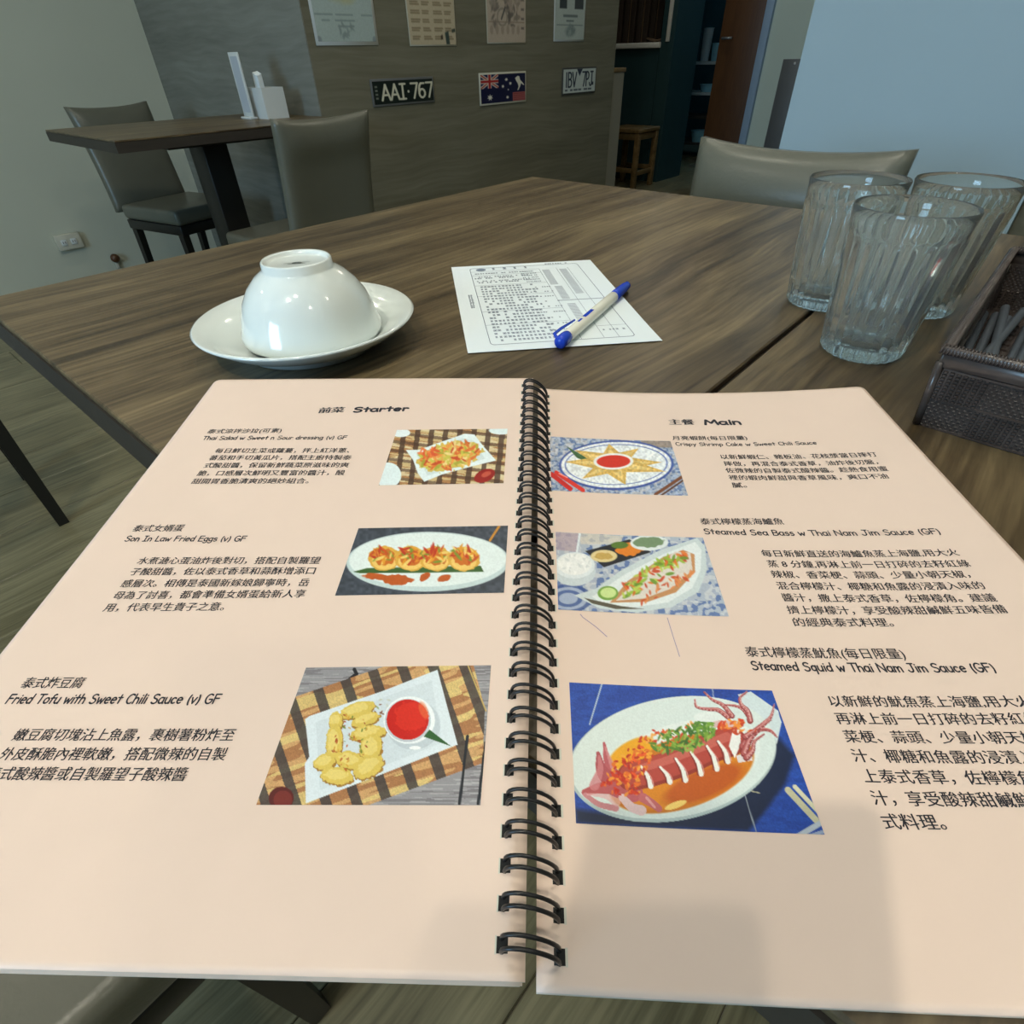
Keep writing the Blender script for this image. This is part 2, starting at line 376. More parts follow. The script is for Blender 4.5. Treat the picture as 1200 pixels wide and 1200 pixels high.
# ------------------------------------------------------------------ chairs
def cushion_back(w, z0, z1, T, lean, sag=.018):
    """upholstered back: pillow-like, top edge sags between two raised corners. faces +y"""
    mb = MB(); nu, nv = 25, 21; vs = []; fs = []
    def pt(u, v, side):
        uu = abs(u)
        ww = w/2*(1-.03*math.sin(PI*v))
        x = u*ww
        top = z1-sag*(1-uu**2.2)
        z = z0+(top-z0)*v
        e = (max(0, 1-uu**7))**.5*(max(0, 1-(2*v-1)**10 if v > .5 else 1-(1-2*v)**14))**.5
        th = .010+(T/2-.010)*e
        th *= 1+.45*math.exp(-((v-.84)/.10)**2)*(1-uu**5)
        y = lean*(v**1.3)*-1 - .012*(uu**2) + .0
        return (x, y+side*th, z)
    for side in (1, -1):
        for j in range(nv):
            for i in range(nu): vs.append(pt(-1+2*i/(nu-1), j/(nv-1), side))
    o = nu*nv
    for j in range(nv-1):
        for i in range(nu-1):
            a = j*nu+i; fs.append((a+1, a, a+nu, a+nu+1)); fs.append((o+a, o+a+1, o+a+nu+1, o+a+nu))
    for i in range(nu-1):
        fs.append((i, i+1, o+i+1, o+i)); a = (nv-1)*nu+i; fs.append((a+1, a, o+a, o+a+1))
    for j in range(nv-1):
        a = j*nu; fs.append((a+nu, a, o+a, o+a+nu)); a = j*nu+nu-1; fs.append((a, a+nu, o+a+nu, o+a))
    return mb.add(vs, fs, True)
def make_chair():
    t = empty('dining_chair', (0,0,0))
    w = .37
    cushion_back(w, .40, .797, .05, .055, .012).build('backrest', 'leather', t).location = (0, -.19, 0)
    s = MB().rbox(-w/2, w/2, -.162, .23, .375, .435, r=.018, seg=4)
    s.build('seat', 'leather', t)
    MB().rbox(-w/2+.006, w/2-.006, -.160, .224, .335, .3745, r=.004).build('seat_frame', 'black', t)
    for sx in (-1, 1):
        for y in (-.135, .20):
            l = MB(); x = sx*(w/2-.025); a = .016; b = .012
            dy = -.03 if y < 0 else .0
            l.add([(x+p*a, y+q*a, .3345) for p, q in ((-1,-1),(1,-1),(1,1),(-1,1))]+[(x+p*b, y+dy+q*b, 0) for p, q in ((-1,-1),(1,-1),(1,1),(-1,1))],
                  [(0,1,2,3),(7,6,5,4)]+[(i, i+4, (i+1)%4+4, (i+1)%4) for i in range(4)])
            l.build('leg', 'black', t)
    return t
ch = make_chair()
CH = [((.965, .385, 0), PI/2, 'grey padded chair at table end, behind the ribbed glasses'),
      ((1.195, 2.11, 0), .08, 'grey padded chair with its back to the main table'),
      ((1.17, 3.12, 0), PI+.22, 'grey padded chair between small table and white wall'),
      ((-.16, 1.79, 0), -PI/2, 'padded chair of which only black legs show left of the main table'),
      ((-.272, .448, 0), -PI/2, 'grey padded chair partly under the left menu page')]
for i, (loc, rz, lab) in enumerate(CH):
    c = ch if i == 0 else copy_tree(ch)
    c.location = loc; c.rotation_euler = (0, 0, rz); tag(c, lab, 'chair', 'grey padded dining chairs')

# ------------------------------------------------------------------ things on / at the small table
cd = empty('table_caddy', (1.388, 2.50, .75), 0, 'square white holder on the small table by the wall', 'holder')
q = MB(); q.box(0,.095,0,.146,0,.004); q.box(0,.004,0,.146,.004,.1); q.box(.091,.095,0,.146,.004,.1); q.box(.0042,.0908,0,.004,.004,.1); q.box(.0042,.0908,.142,.146,.004,.1)
q.build('box', 'white_plastic', cd)
MB().box(.002,.093,-.0005,-.0001,.0,.098).build('front_panel', 'white_plastic', cd)
ts = MB()
ts.add([(1.421,2.56,.755),(1.444,2.565,.755),(1.442,2.60,.755),(1.420,2.60,.755),(1.416,2.555,.885),(1.438,2.56,.892),(1.446,2.60,.90),(1.422,2.60,.896)],
       [(3,2,1,0),(4,5,6,7),(0,1,5,4),(1,2,6,5),(2,3,7,6),(3,0,4,7)])
tag(ts.build('paper_napkins', 'paper'), 'folded white napkins sticking up out of the white holder', 'napkins')
cs = empty('menu_stand', (1.364, 2.60, .75), 0, 'slim upright card stand beside the white holder', 'card stand')
MB().rbox(-.018,.014,-.038,.038,0,.008,r=.002).build('base','white_plastic',cs)
MB().rbox(-.003,.003,-.036,.036,.0082,.208,r=.001).build('frame','white_plastic',cs)
MB().box(-.0036,-.0031,-.026,.026,.022,.196).build('card','grey_light',cs)

ou = empty('wall_outlet', (.828, 3.859, .218), 0, 'ivory double wall socket low on the white wall', 'socket')
auto_smooth(MB().rbox(-.058,.058,-.03,-.0002,-.036,.036,r=.004).build('plate','outlet',ou))
for x in (-.025,.02): MB().rbox(x-.014,x+.014,-.0345,-.0302,-.014,.014,r=.003).build('socket_face','white_plastic',ou)
hs = MB()
for x in (-.025,.02):
    for dx in (-.005,.005): hs.box(x+dx-.0012,x+dx+.0012,-.0352,-.0347,-.004,.006)
hs.build('slots','dark',ou)
ds = empty('door_stopper', (1.0, 3.858, .10), 0, 'small brown knob with pale stem low on the white wall', 'knob')
a = MB().lathe([(0,0),(.014,.004),(.022,.02),(.022,.034),(.013,.044),(0,.046)], 20).build('knob','brown_door',ds); a.rotation_euler=(PI/2,0,0); a.location=(0,-.001,0)
MB().rbox(-.008,.008,-.02,-.002,-.055,-.023,r=.003).build('stem','outlet',ds)

# ------------------------------------------------------------------ painting helpers (flat print only)
def vnoise(x, y, seed=0):
    xi = np.floor(x).astype(int); yi = np.floor(y).astype(int); fx = x-xi; fy = y-yi
    fx = fx*fx*(3-2*fx); fy = fy*fy*(3-2*fy)
    def h(a, b):
        n = np.sin(a*127.1+b*311.7+seed*74.7)*43758.5453; return n-np.floor(n)
    return (h(xi,yi)*(1-fx)+h(xi+1,yi)*fx)*(1-fy)+(h(xi,yi+1)*(1-fx)+h(xi+1,yi+1)*fx)*fy
class Art:
    def __init__(s, X, Y): s.X, s.Y = X, Y; s.c = np.ones(X.shape+(3,))*.5
    def mix(s, m, col):
        col = np.array(col, float)
        if col.max() > 1.001: col = col/255.
        m = np.clip(m, 0, 1)[..., None]; s.c = s.c*(1-m)+col*m
    def fill(s, col): s.mix(np.ones(s.X.shape), col)
    def ell(s, cx, cy, rx, ry, col, rot=0, soft=1.5, a=1, rough=0, seed=1):
        r = math.radians(rot); dx = s.X-cx; dy = s.Y-cy
        u = dx*math.cos(r)+dy*math.sin(r); v = -dx*math.sin(r)+dy*math.cos(r)
        d = np.sqrt((u/rx)**2+(v/ry)**2)
        if rough: d = d+rough*(vnoise(s.X/9, s.Y/9, seed)-.5)
        s.mix(np.clip((1-d)*min(rx, ry)/soft+.5, 0, 1)*a, col)
    def poly(s, P, col, soft=1.5, a=1):
        P = np.array(P, float); n = len(P); ins = np.zeros(s.X.shape, bool); dm = np.full(s.X.shape, 1e9)
        for i in range(n):
            x1, y1 = P[i]; x2, y2 = P[(i+1) % n]
            c = ((y1 > s.Y) != (y2 > s.Y)) & (s.X < (x2-x1)*(s.Y-y1)/((y2-y1) or 1e-9)+x1); ins ^= c
            dm = np.minimum(dm, s.sd(x1, y1, x2, y2))
        s.mix(np.clip(np.where(ins, dm, -dm)/soft+.5, 0, 1)*a, col)
    def sd(s, x1, y1, x2, y2):
        dx, dy = x2-x1, y2-y1; L = dx*dx+dy*dy+1e-9
        t = np.clip(((s.X-x1)*dx+(s.Y-y1)*dy)/L, 0, 1); return np.hypot(s.X-x1-t*dx, s.Y-y1-t*dy)
    def line(s, P, w, col, soft=1.5, a=1):
        for (x1, y1), (x2, y2) in zip(P[:-1], P[1:]): s.mix(np.clip((w-s.sd(x1,y1,x2,y2))/soft+.5, 0, 1)*a, col)
    def curve(s, P, w0, w1, col, a=1, n=26):
        P = [np.array(p, float) for p in P]; P = [2*P[0]-P[1]]+P+[2*P[-1]-P[-2]]; out = []
        for i in range(1, len(P)-2):
            for k in range(n//(len(P)-3)+2):
                t = k/(n//(len(P)-3)+2); out.append(.5*(2*P[i]+(P[i+1]-P[i-1])*t+(2*P[i-1]-5*P[i]+4*P[i+1]-P[i+2])*t*t+(3*P[i]-P[i-1]-3*P[i+1]+P[i+2])*t**3))
        out.append(P[-2]); d = np.full(s.X.shape, -1e9)
        for i in range(len(out)-1):
            w = w0+(w1-w0)*i/(len(out)-1); d = np.maximum(d, w-s.sd(*out[i], *out[i+1]))
        s.mix(np.clip(d/1.5+.5, 0, 1)*a, col)
    def speck(s, cx, cy, rx, ry, rot, n, cols, sz=(3,7), seed=0, ln=1.6):
        R = np.random.default_rng(seed); r = math.radians(rot)
        for i in range(n):
            a = R.uniform(0, 2*PI); q = math.sqrt(R.uniform(0, 1)); u = q*rx*math.cos(a); v = q*ry*math.sin(a)
            x = cx+u*math.cos(r)-v*math.sin(r); y = cy+u*math.sin(r)+v*math.cos(r); k = R.uniform(*sz)
            s.ell(x, y, k*ln, k*.6, cols[i % len(cols)], rot=R.uniform(0, 180), soft=2, a=.9)
    def grain(s, amt, sc, seed=3):
        n = (vnoise(s.X/sc, s.Y/sc, seed)-.5)*2*amt; s.c = np.clip(s.c*(1+n[..., None]), 0, 1)
def homog(q):
    """unit square (u right, v down) -> quad TL TR BR BL"""
    A = []; b = []
    for (u, v), (x, y) in zip(((0,0),(1,0),(1,1),(0,1)), q):
        A += [[u,v,1,0,0,0,-u*x,-v*x],[0,0,0,u,v,1,-u*y,-v*y]]; b += [x, y]
    h = np.linalg.solve(np.array(A, float), np.array(b, float)); return np.append(h, 1).reshape(3, 3)
def lin(c): return np.where(c <= .04045, c/12.92, ((c+.055)/1.055)**2.4)
def print_grid(name, mat, parent, nu, nv, pos, paint, quad=None):
    """dense grid mesh carrying a print: pos(u,v)->xyz arrays, paint(Art)"""
    u, v = np.meshgrid(np.linspace(0,1,nu), np.linspace(0,1,nv))
    if quad is not None:
        H = homog(quad); w = H[2,0]*u+H[2,1]*v+H[2,2]; X = (H[0,0]*u+H[0,1]*v+H[0,2])/w; Y = (H[1,0]*u+H[1,1]*v+H[1,2])/w
    else: X, Y = u, v
    A = Art(X, Y); paint(A); A.grain(.03, .9 if quad is None else max(1e-6, abs(quad[1][0]-quad[0][0])/nu*1.3), 8); c = lin(np.clip(A.c, 0, 1))
    P = np.stack(pos(u, v), -1).reshape(-1, 3)
    me = bpy.data.meshes.new(name)
    idx = np.arange(nu*nv).reshape(nv, nu)
    f = np.stack([idx[:-1,:-1], idx[1:,:-1], idx[1:,1:], idx[:-1,1:]], -1).reshape(-1, 4)
    me.vertices.add(nu*nv); me.vertices.foreach_set('co', P.ravel().astype(np.float32))
    me.loops.add(f.size); me.loops.foreach_set('vertex_index', f.ravel().astype(np.int32))
    me.polygons.add(len(f)); me.polygons.foreach_set('loop_start', np.arange(0, f.size, 4, dtype=np.int32))
    me.update(calc_edges=True)
    at = me.color_attributes.new('Col', 'FLOAT_COLOR', 'POINT')
    at.data.foreach_set('color', np.concatenate([c.reshape(-1,3), np.ones((nu*nv,1))], 1).ravel().astype(np.float32))
    me.polygons.foreach_set('use_smooth', [True]*len(f))
    me.materials.append(MAT[mat]); o = bpy.data.objects.new(name, me); COL.objects.link(o); o.parent = parent
    return o

# stroke alphabet (rounded hand lettering), units: x-height .5, caps .72
def arc(cx, cy, rx, ry, a0, a1, n=9):
    return [(cx+rx*math.cos(math.radians(a0+(a1-a0)*i/(n-1))), cy+ry*math.sin(math.radians(a0+(a1-a0)*i/(n-1)))) for i in range(n)]
G = {
 'a': (.50, [arc(.22,.24,.18,.23,60,360-20,12), [(.40,.46),(.40,.1),(.44,.0)]]),
 'b': (.50, [[(.08,.74),(.08,.02)], arc(.24,.23,.17,.22,170,-170,12)]),
 'c': (.46, [arc(.24,.23,.18,.22,50,310,10)]),
 'd': (.52, [[(.42,.74),(.42,.0)], arc(.24,.23,.18,.22,20,340,12)]),
 'e': (.50, [[(.06,.24),(.42,.28)]+arc(.24,.24,.18,.23,10,310,12)]),
 'f': (.38, [arc(.27,.56,.12,.16,60,180,6)+[(.15,.0)], [(.03,.42),(.32,.43)]]),
 'g': (.50, [arc(.22,.25,.17,.21,40,340,12), [(.40,.46),(.40,-.05)]+arc(.22,-.08,.18,.15,0,-150,7)]),
 'h': (.52, [[(.08,.74),(.08,.0)], [(.08,.28)]+arc(.25,.26,.16,.19,150,0,7)+[(.42,.0)]]),
 'i': (.20, [[(.10,.44),(.10,.0)], [(.10,.62),(.10,.64)]]),
 'k': (.48, [[(.08,.74),(.08,.0)], [(.38,.46),(.09,.20),(.40,.0)]]),
 'l': (.20, [[(.10,.74),(.10,.0)]]),
 'm': (.72, [[(.07,.46),(.07,.0)], [(.07,.28)]+arc(.20,.28,.13,.17,150,0,6)+[(.34,.0)], [(.34,.28)]+arc(.48,.28,.13,.17,150,0,6)+[(.62,.0)]]),
 'n': (.50, [[(.07,.46),(.07,.0)], [(.07,.26)]+arc(.23,.26,.16,.19,150,0,7)+[(.40,.0)]]),
 'o': (.50, [arc(.24,.23,.18,.22,0,360,14)]),
 'p': (.50, [[(.08,.46),(.08,-.24)], arc(.24,.24,.17,.21,170,-170,12)]),
 'q': (.50, [[(.41,.46),(.41,-.24)], arc(.24,.24,.17,.21,10,350,12)]),
 'r': (.42, [[(.09,.46),(.09,.0)], [(.09,.24)]+arc(.24,.28,.14,.16,150,40,6)]),
 's': (.42, [arc(.21,.35,.14,.11,40,240,7)+arc(.20,.13,.15,.13,70,-140,8)]),
 't': (.42, [[(.20,.68),(.20,.02)], [(.04,.46),(.36,.46)]]),
 'u': (.50, [[(.07,.46)]+arc(.23,.20,.16,.19,180,330,8), [(.41,.46),(.41,.0)]]),
 'v': (.46, [[(.05,.46),(.22,.0),(.40,.46)]]),
 'w': (.64, [[(.04,.46),(.17,.0),(.31,.36),(.44,.0),(.58,.46)]]),
 'y': (.46, [[(.05,.46),(.22,.06)], [(.40,.46),(.12,-.24)]]),
 'S': (.60, [arc(.32,.55,.21,.17,30,250,9)+arc(.29,.18,.22,.19,70,-150,10)]),
 'M': (.80, [[(.07,.0),(.17,.72),(.40,.22),(.63,.72),(.73,.0)]]),
 'T': (.60, [[(.30,.72),(.30,.0)], [(.03,.72),(.57,.72)]]),
 'G': (.66, [arc(.35,.36,.28,.37,50,330,13)+[(.60,.32),(.36,.32)]]),
 'F': (.56, [[(.09,.72),(.09,.0)], [(.09,.72),(.50,.72)], [(.09,.40),(.44,.40)]]),
 'E': (.58, [[(.50,.72),(.09,.72),(.09,.0),(.52,.0)], [(.09,.38),(.46,.38)]]),
 'I': (.50, [[(.24,.72),(.24,.0)], [(.06,.72),(.42,.72)], [(.06,.0),(.42,.0)]]),
 'L': (.52, [[(.09,.72),(.09,.0),(.48,.0)]]),
 'C': (.58, [arc(.34,.36,.27,.37,50,310,12)]),
 'B': (.60, [[(.09,.0),(.09,.72)]+arc(.28,.55,.20,.17,90,-90,7)+[(.10,.38)]+arc(.30,.19,.23,.19,90,-90,8)+[(.09,.0)]]),
 'N': (.72, [[(.08,.0),(.08,.72),(.60,.0),(.60,.72)]]),
 'J': (.62, [[(.20,.72),(.58,.72)], [(.42,.72),(.42,.2)]+arc(.24,.18,.18,.18,0,-170,7)]),
 '(': (.30, [arc(.36,.28,.24,.50,130,230,8)]), ')': (.30, [arc(-.06,.28,.24,.50,50,-50,8)]),
 'A': (.62, [[(.04,.0),(.31,.72),(.58,.0)], [(.14,.24),(.48,.24)]]),
 'V': (.62, [[(.04,.72),(.31,.0),(.58,.72)]]),
 'P': (.56, [[(.09,.0),(.09,.72)]+arc(.27,.53,.22,.19,90,-90,8)+[(.09,.34)]]),
 '7': (.54, [[(.04,.72),(.50,.72),(.22,.0)]]), '1': (.34, [[(.17,.72),(.17,.0)]]),
 '6': (.56, [[(.44,.70)]+arc(.30,.36,.23,.36,110,180,5)+arc(.28,.21,.21,.21,170,-180,12)]),
 '.': (.30, [[(.14,.33),(.14,.36)]]), ' ': (.32, []),
}
def strokes(text, slant=0):
    x = 0; out = []
    for ch_ in text:
        w, S = G[ch_]
        for pl in S: out.append([(px+x+slant*py, py) for px, py in pl])
        x += w
    return out, x
def stroke_mesh(mb, polys, w, fn):
    """capsule strokes in the plane; fn maps (x,y)->3d"""
    for pl in polys:
        for i in range(len(pl)-1):
            (x1, y1), (x2, y2) = pl[i], pl[i+1]; d = math.hypot(x2-x1, y2-y1) or 1e-6
            ux, uy = (x2-x1)/d, (y2-y1)/d; nx, ny = -uy, ux; h = w/2
            P = [(x1+nx*h, y1+ny*h), (x1-ux*h*.7+nx*h*.7, y1-uy*h*.7+ny*h*.7), (x1-ux*h, y1-uy*h), (x1-ux*h*.7-nx*h*.7, y1-uy*h*.7-ny*h*.7), (x1-nx*h, y1-ny*h),
                 (x2-nx*h, y2-ny*h), (x2+ux*h*.7-nx*h*.7, y2+uy*h*.7-ny*h*.7), (x2+ux*h, y2+uy*h), (x2+ux*h*.7+nx*h*.7, y2+uy*h*.7+ny*h*.7), (x2+nx*h, y2+ny*h)]
            mb.add([fn(*p) for p in P], [tuple(range(10))])
_cjk = {}
def cjk_line(text, bold=.012):
    """glyph outlines of a line of text as (verts, faces) with 1.0 = one character cell"""
    if text in _cjk: return _cjk[text]
    cu = bpy.data.curves.new('t', 'FONT'); cu.body = text; cu.size = 1; cu.resolution_u = 2; cu.fill_mode = 'FRONT'
    ob = bpy.data.objects.new('t', cu); COL.objects.link(ob)
    dg = bpy.context.evaluated_depsgraph_get(); me = bpy.data.meshes.new_from_object(ob.evaluated_get(dg))
    vs = [v.co.copy() for v in me.vertices]; fs = [tuple(p.vertices) for p in me.polygons]
    bpy.data.meshes.remove(me); bpy.data.objects.remove(ob); bpy.data.curves.remove(cu)
    _cjk[text] = (vs, fs); return vs, fs

# ------------------------------------------------------------------ the menu
ML = (0.0210, 0.0194, 0.6799, -0.0732, -0.0058, -0.0281, 0.2549, 0.1016, 0.0023)
MR = (0.0227, 0.0156, 0.6783, -0.0676, -0.0037, 0.3997, -0.0220, 0.0642, -0.0018)
def page_pt(side, s, t, dz=0):
    """side +1 left page, -1 right page; s metres out from the spine, t metres up from the near edge"""
    x0, y0, th, a, b, c, d, e, z0 = ML if side == 1 else MR
    cu, su = math.cos(th), math.sin(th)
    return (x0+t*cu-s*su*side, y0+t*su+s*cu*side, .757+z0+a*s+b*t+c*s*s+d*s*t+e*t*t+dz)
menu = empty('menu_book', (0.0, 0.0, .75), 0, 'open wire-bound pink menu lying in front of the saucer and glasses', 'menu')
def on_menu(o): o.parent = menu; o.location = (0, 0, -.75); return o
def sheet(side, w, h, dz, th, mat, name, edge=None, r=.004, s0=-.0007):
    nu, nv = 43, 61; vs = []; fs = []
    def clampc(s, t):   # rounded outer corners
        for tc in (r, h-r):
            if s > w-r and ((t < r and tc == r) or (t > h-r and tc != r)):
                dx, dy = s-(w-r), t-tc; L = math.hypot(dx, dy)
                if L > r: return (w-r+dx*r/L, tc+dy*r/L)
        return (s, t)
    us = [s0+(w-s0)*i/(nu-1) for i in range(nu)]; ts_ = [h*j/(nv-1) for j in range(nv)]
    us[-2] = w-r*.5; us.insert(-2, w-r); nu = len(us); ts_[1] = r*.5; ts_.insert(2, r); ts_[-2] = h-r*.5; ts_.insert(-2, h-r); nv = len(ts_)
    for k_ in (0, 1):
        for t in ts_:
            for s in us:
                ss, tt = clampc(s, t); vs.append(page_pt(side, ss, tt, dz-k_*th))
    o = nu*nv
    for j in range(nv-1):
        for i in range(nu-1):
            a = j*nu+i; q = (a, a+1, a+nu+1, a+nu)
            if side == 1: q = q[::-1]
            fs.append(q); fs.append(tuple(x+o for x in q[::-1]))
    rim = list(range(nu))+[j*nu+nu-1 for j in range(1, nv)]+[(nv-1)*nu+i for i in range(nu-2, -1, -1)]+[j*nu for j in range(nv-2, 0, -1)]
    nf = len(fs)
    for i in range(len(rim)):
        a, b = rim[i], rim[(i+1) % len(rim)]; q = (b, a, a+o, b+o)
        if side == 1: q = q[::-1]
        fs.append(q)
    mb = MB().add(vs, fs, False); ob = mb.build(name, mat)
    ob.data.materials.append(MAT['page_edge'])
    for p in ob.data.polygons:
        if p.index >= nf: p.material_index = 1
        else: p.use_smooth = True
    return on_menu(ob)
tag(sheet(1, .207, .2965, 0, .00035, 'page', 'page'), 'left page headed Starter')
tag(sheet(-1, .203, .2968, 0, .00035, 'page', 'page'), 'right page headed Main')
for i in range(6): sheet(1, .2068-.0004*(i % 3), .2965-.0003*((i*2) % 3), -.0008*(i+1), .0003, 'page', 'page', s0=.0006*(i % 2))
for i in range(2): sheet(-1, .2028, .2966, -.0007*(i+1), .0003, 'page', 'page')

PH = .00012
def pos_on(side, sa, sb, ta, tb):
    x0, y0, th, a, b, c, d, e, z0 = ML if side == 1 else MR; cu, su = math.cos(th), math.sin(th)
    def f(u, v):
        s = (sb+(sa-sb)*u) if side == 1 else (sa+(sb-sa)*u); t = tb+(ta-tb)*v
        return x0+t*cu-s*su*side, y0+t*su+s*cu*side, .757+z0+a*s+b*t+c*s*s+d*s*t+e*t*t+PH
    return f
mm = .001
def plaid(A, ox, oy, ang, px, cols, dark, wbar, sc=1.0):
    r = math.radians(ang); u = (A.X-ox)*math.cos(r)+(A.Y-oy)*math.sin(r); v = -(A.X-ox)*math.sin(r)+(A.Y-oy)*math.cos(r)
    n = vnoise(u/40, v/4, 5); A.mix(np.ones(u.shape), cols[0]); A.mix((n > .5)*.8, cols[1]); A.mix((vnoise(u/60, v/7, 9) > .62)*.8, cols[2])
    A.mix(((u/px) % 1 < wbar)*.78, dark); return u, v
def art_salad(A):
    u, v = plaid(A, 700, 195, 8, 44, [(205,180,130),(170,115,70),(225,210,170)], (70,50,40), .38)
    A.mix(((v/30) % 1 < .35)*.6, (75,50,40))
    A.ell(742,205,30,14,(230,240,242)); A.ell(1060,200,40,14,(225,238,240)); A.ell(700,345,42,42,(225,238,240))
    A.poly([(757,262),(800,262),(860,240),(945,210),(975,213),(1000,250),(1040,300),(960,320),(870,345),(815,368),(795,340),(780,295)], (228,240,242))
    A.poly([(790,275),(940,225),(975,235),(1005,295),(825,348)], (200,215,215), a=.6)
    A.ell(895,285,98,46,(215,190,95),rot=-12,rough=.35)
    A.speck(895,283,95,42,-12,150,[(205,200,80),(230,190,90),(222,110,50),(240,215,150),(200,75,40),(235,150,70),(170,170,60)],(4,9),3,2.0)
    A.speck(830,270,30,20,0,16,[(225,90,50),(235,120,60)],(4,8),8)
    A.ell(1003,350,34,20,(150,30,25),rot=-25); A.ell(1008,345,16,8,(190,80,60),rot=-25)
def art_eggs(A):
    A.fill((66,72,82)); A.grain(.2, 8)
    A.line([(1120,62),(1095,100)], 3, (205,140,50))
    A.ell(925,158,222,80,(196,212,212),rot=-1); A.ell(925,153,214,72,(226,236,234),rot=-1)
    A.poly([(722,186),(760,176),(1070,168),(1078,184),(900,188),(740,190)], (60,95,45))
    for i, x in enumerate((808,880,948,1024)):
        A.ell(x,150,44,33,(222,170,70),rough=.12,seed=i); A.ell(x,158,34,22,(240,200,110)); A.ell(x,146,30,22,(205,110,35),rough=.3,seed=i+5)
        A.speck(x,140,36,22,0,26,[(225,150,40),(190,50,30),(120,150,50),(240,210,120),(200,80,30)],(3,7),20+i,2.2)
    for (x,y,rx,ry,ro) in ((785,199,36,8,5),(845,207,38,14,0),(920,197,18,10,-30),(972,202,20,9,-20)): A.ell(x,y,rx,ry,(190,90,35),rot=ro,rough=.4)
def art_tofu(A):
    A.fill((150,148,152)); A.mix((vnoise(A.X/120, A.Y/7, 2) > .55)*.5, (105,100,105)); A.mix((vnoise(A.X/90, A.Y/5, 6) > .68)*.5, (195,192,195))
    A.line([(240,170),(330,140),(400,110),(450,70),(440,50)], 8, (35,35,40)); A.line([(330,150),(480,100),(560,50)], 5, (35,35,40))
    R = [(-60,250),(640,15),(950,-10),(1010,230),(1000,470),(120,800),(-60,700)]
    B = Art(A.X, A.Y); r = math.radians(-19); u = A.X*math.cos(r)+A.Y*math.sin(r); v = -A.X*math.sin(r)+A.Y*math.cos(r)
    B.fill((205,160,108)); B.mix((vnoise(u/150, v/16, 5) > .5)*.85, (165,112,72)); B.mix((vnoise(u/150, v/20, 9) > .6)*.8, (222,200,130))
    B.mix(((u+60)/128 % 1 < .36)*.82, (62,58,60)); B.grain(.10, 3)
    m = Art(A.X, A.Y); m.c[:] = 0; m.poly(R, (1,1,1)); k_ = m.c[..., :1]; A.c = A.c*(1-k_)+B.c*k_
    A.line([(935,30),(1015,240)], 3, (200,170,100)); A.line([(935,350),(900,650)], 6, (35,38,45)); A.line([(1012,380),(980,650)], 6, (35,38,45))
    A.ell(118,625,56,52,(90,30,28)); A.ell(125,632,42,42,(120,45,38))
    A.poly([(222,272),(240,258),(560,150),(805,55),(845,210),(892,388),(560,520),(228,648),(222,470),(242,440)], (222,232,238))
    A.poly([(270,285),(780,100),(825,380),(290,590)], (205,216,222), a=.55)
    A.ell(700,300,118,110,(180,192,200),a=.5)
    T = [(455,230,80,34,-18),(358,280,30,42,5),(490,275,64,26,-20),(352,375,36,85,3),(500,335,78,34,-8),(515,400,46,64,15),(310,462,50,34,-15),(420,455,60,40,10),(505,485,72,44,-32),(365,525,72,38,5)]
    for i, (x,y,rx,ry,ro) in enumerate(T):
        A.ell(x+2,y+6,rx+3,ry+3,(165,120,45),rot=ro,rough=.2,seed=i); A.ell(x,y,rx,ry,(224,196,96),rot=ro,rough=.2,seed=i); A.ell(x-4,y-6,rx*.7,ry*.6,(238,218,135),rot=ro,rough=.4,seed=i,a=.7)
    A.speck(420,370,80,130,10,46,[(190,100,40),(110,130,50),(160,60,30),(215,160,60)],(3,8),31,1.3)
    A.speck(580,230,50,50,0,18,[(150,170,110),(120,60,30),(200,205,190)],(3,6),12)
    A.ell(682,278,112,106,(240,244,246)); A.ell(676,280,100,96,(198,206,212)); A.ell(675,276,92,90,(202,32,24)); A.ell(690,262,70,66,(224,52,34),a=.7,rough=.3)
    A.ell(745,235,18,40,(235,120,70),rot=-20,a=.6,soft=6)
    A.poly([(770,320),(865,396),(745,352)], (50,95,50)); A.ell(708,402,26,8,(245,248,250))
def art_shrimp(A):
    A.fill((165,178,200)); n = vnoise(A.X/7, A.Y/5, 3); A.mix((n > .6)*.8, (90,115,165)); A.mix((vnoise(A.X/11, A.Y/8, 7) > .6)*.6, (210,205,205))
    A.poly([(340,200),(430,205),(440,225),(330,220)], (150,130,115), a=.8)
    A.ell(262,274,178,76,(60,85,160)); A.ell(262,273,171,70,(235,240,245)); A.ell(262,272,160,62,(80,105,175)); A.ell(262,272,156,60,(232,238,243))
    A.poly([(108,215),(180,255),(190,270),(140,250)], (60,100,60))
    c = (252,268)
    for i, p in enumerate([(240,208),(332,224),(404,268),(416,297),(292,334),(156,314),(102,262),(132,226)]):
        dx, dy = p[0]-c[0], p[1]-c[1]; L = math.hypot(dx, dy); nx, ny = -dy/L*52, dx/L*27
        A.poly([p,(c[0]+nx,c[1]+ny),(c[0]-nx,c[1]-ny)], (214,176,92)); A.poly([(p[0]*.85+c[0]*.15,p[1]*.85+c[1]*.15),(c[0]+nx*.5,c[1]+ny*.5),(c[0]-nx*.5,c[1]-ny*.5)], (236,210,138), a=.8)
    A.grain(.12, 5)
    A.ell(254,262,62,25,(240,240,238)); A.ell(254,262,52,19,(212,48,28))
    A.line([(60,300),(120,345)], 7, (205,35,30)); A.line([(75,295),(160,350)], 6, (220,50,38)); A.line([(85,298),(110,310)], 2, (245,160,150))
    A.line([(465,315),(385,365)], 5, (120,70,40)); A.line([(470,325),(400,370)], 3, (90,50,30))
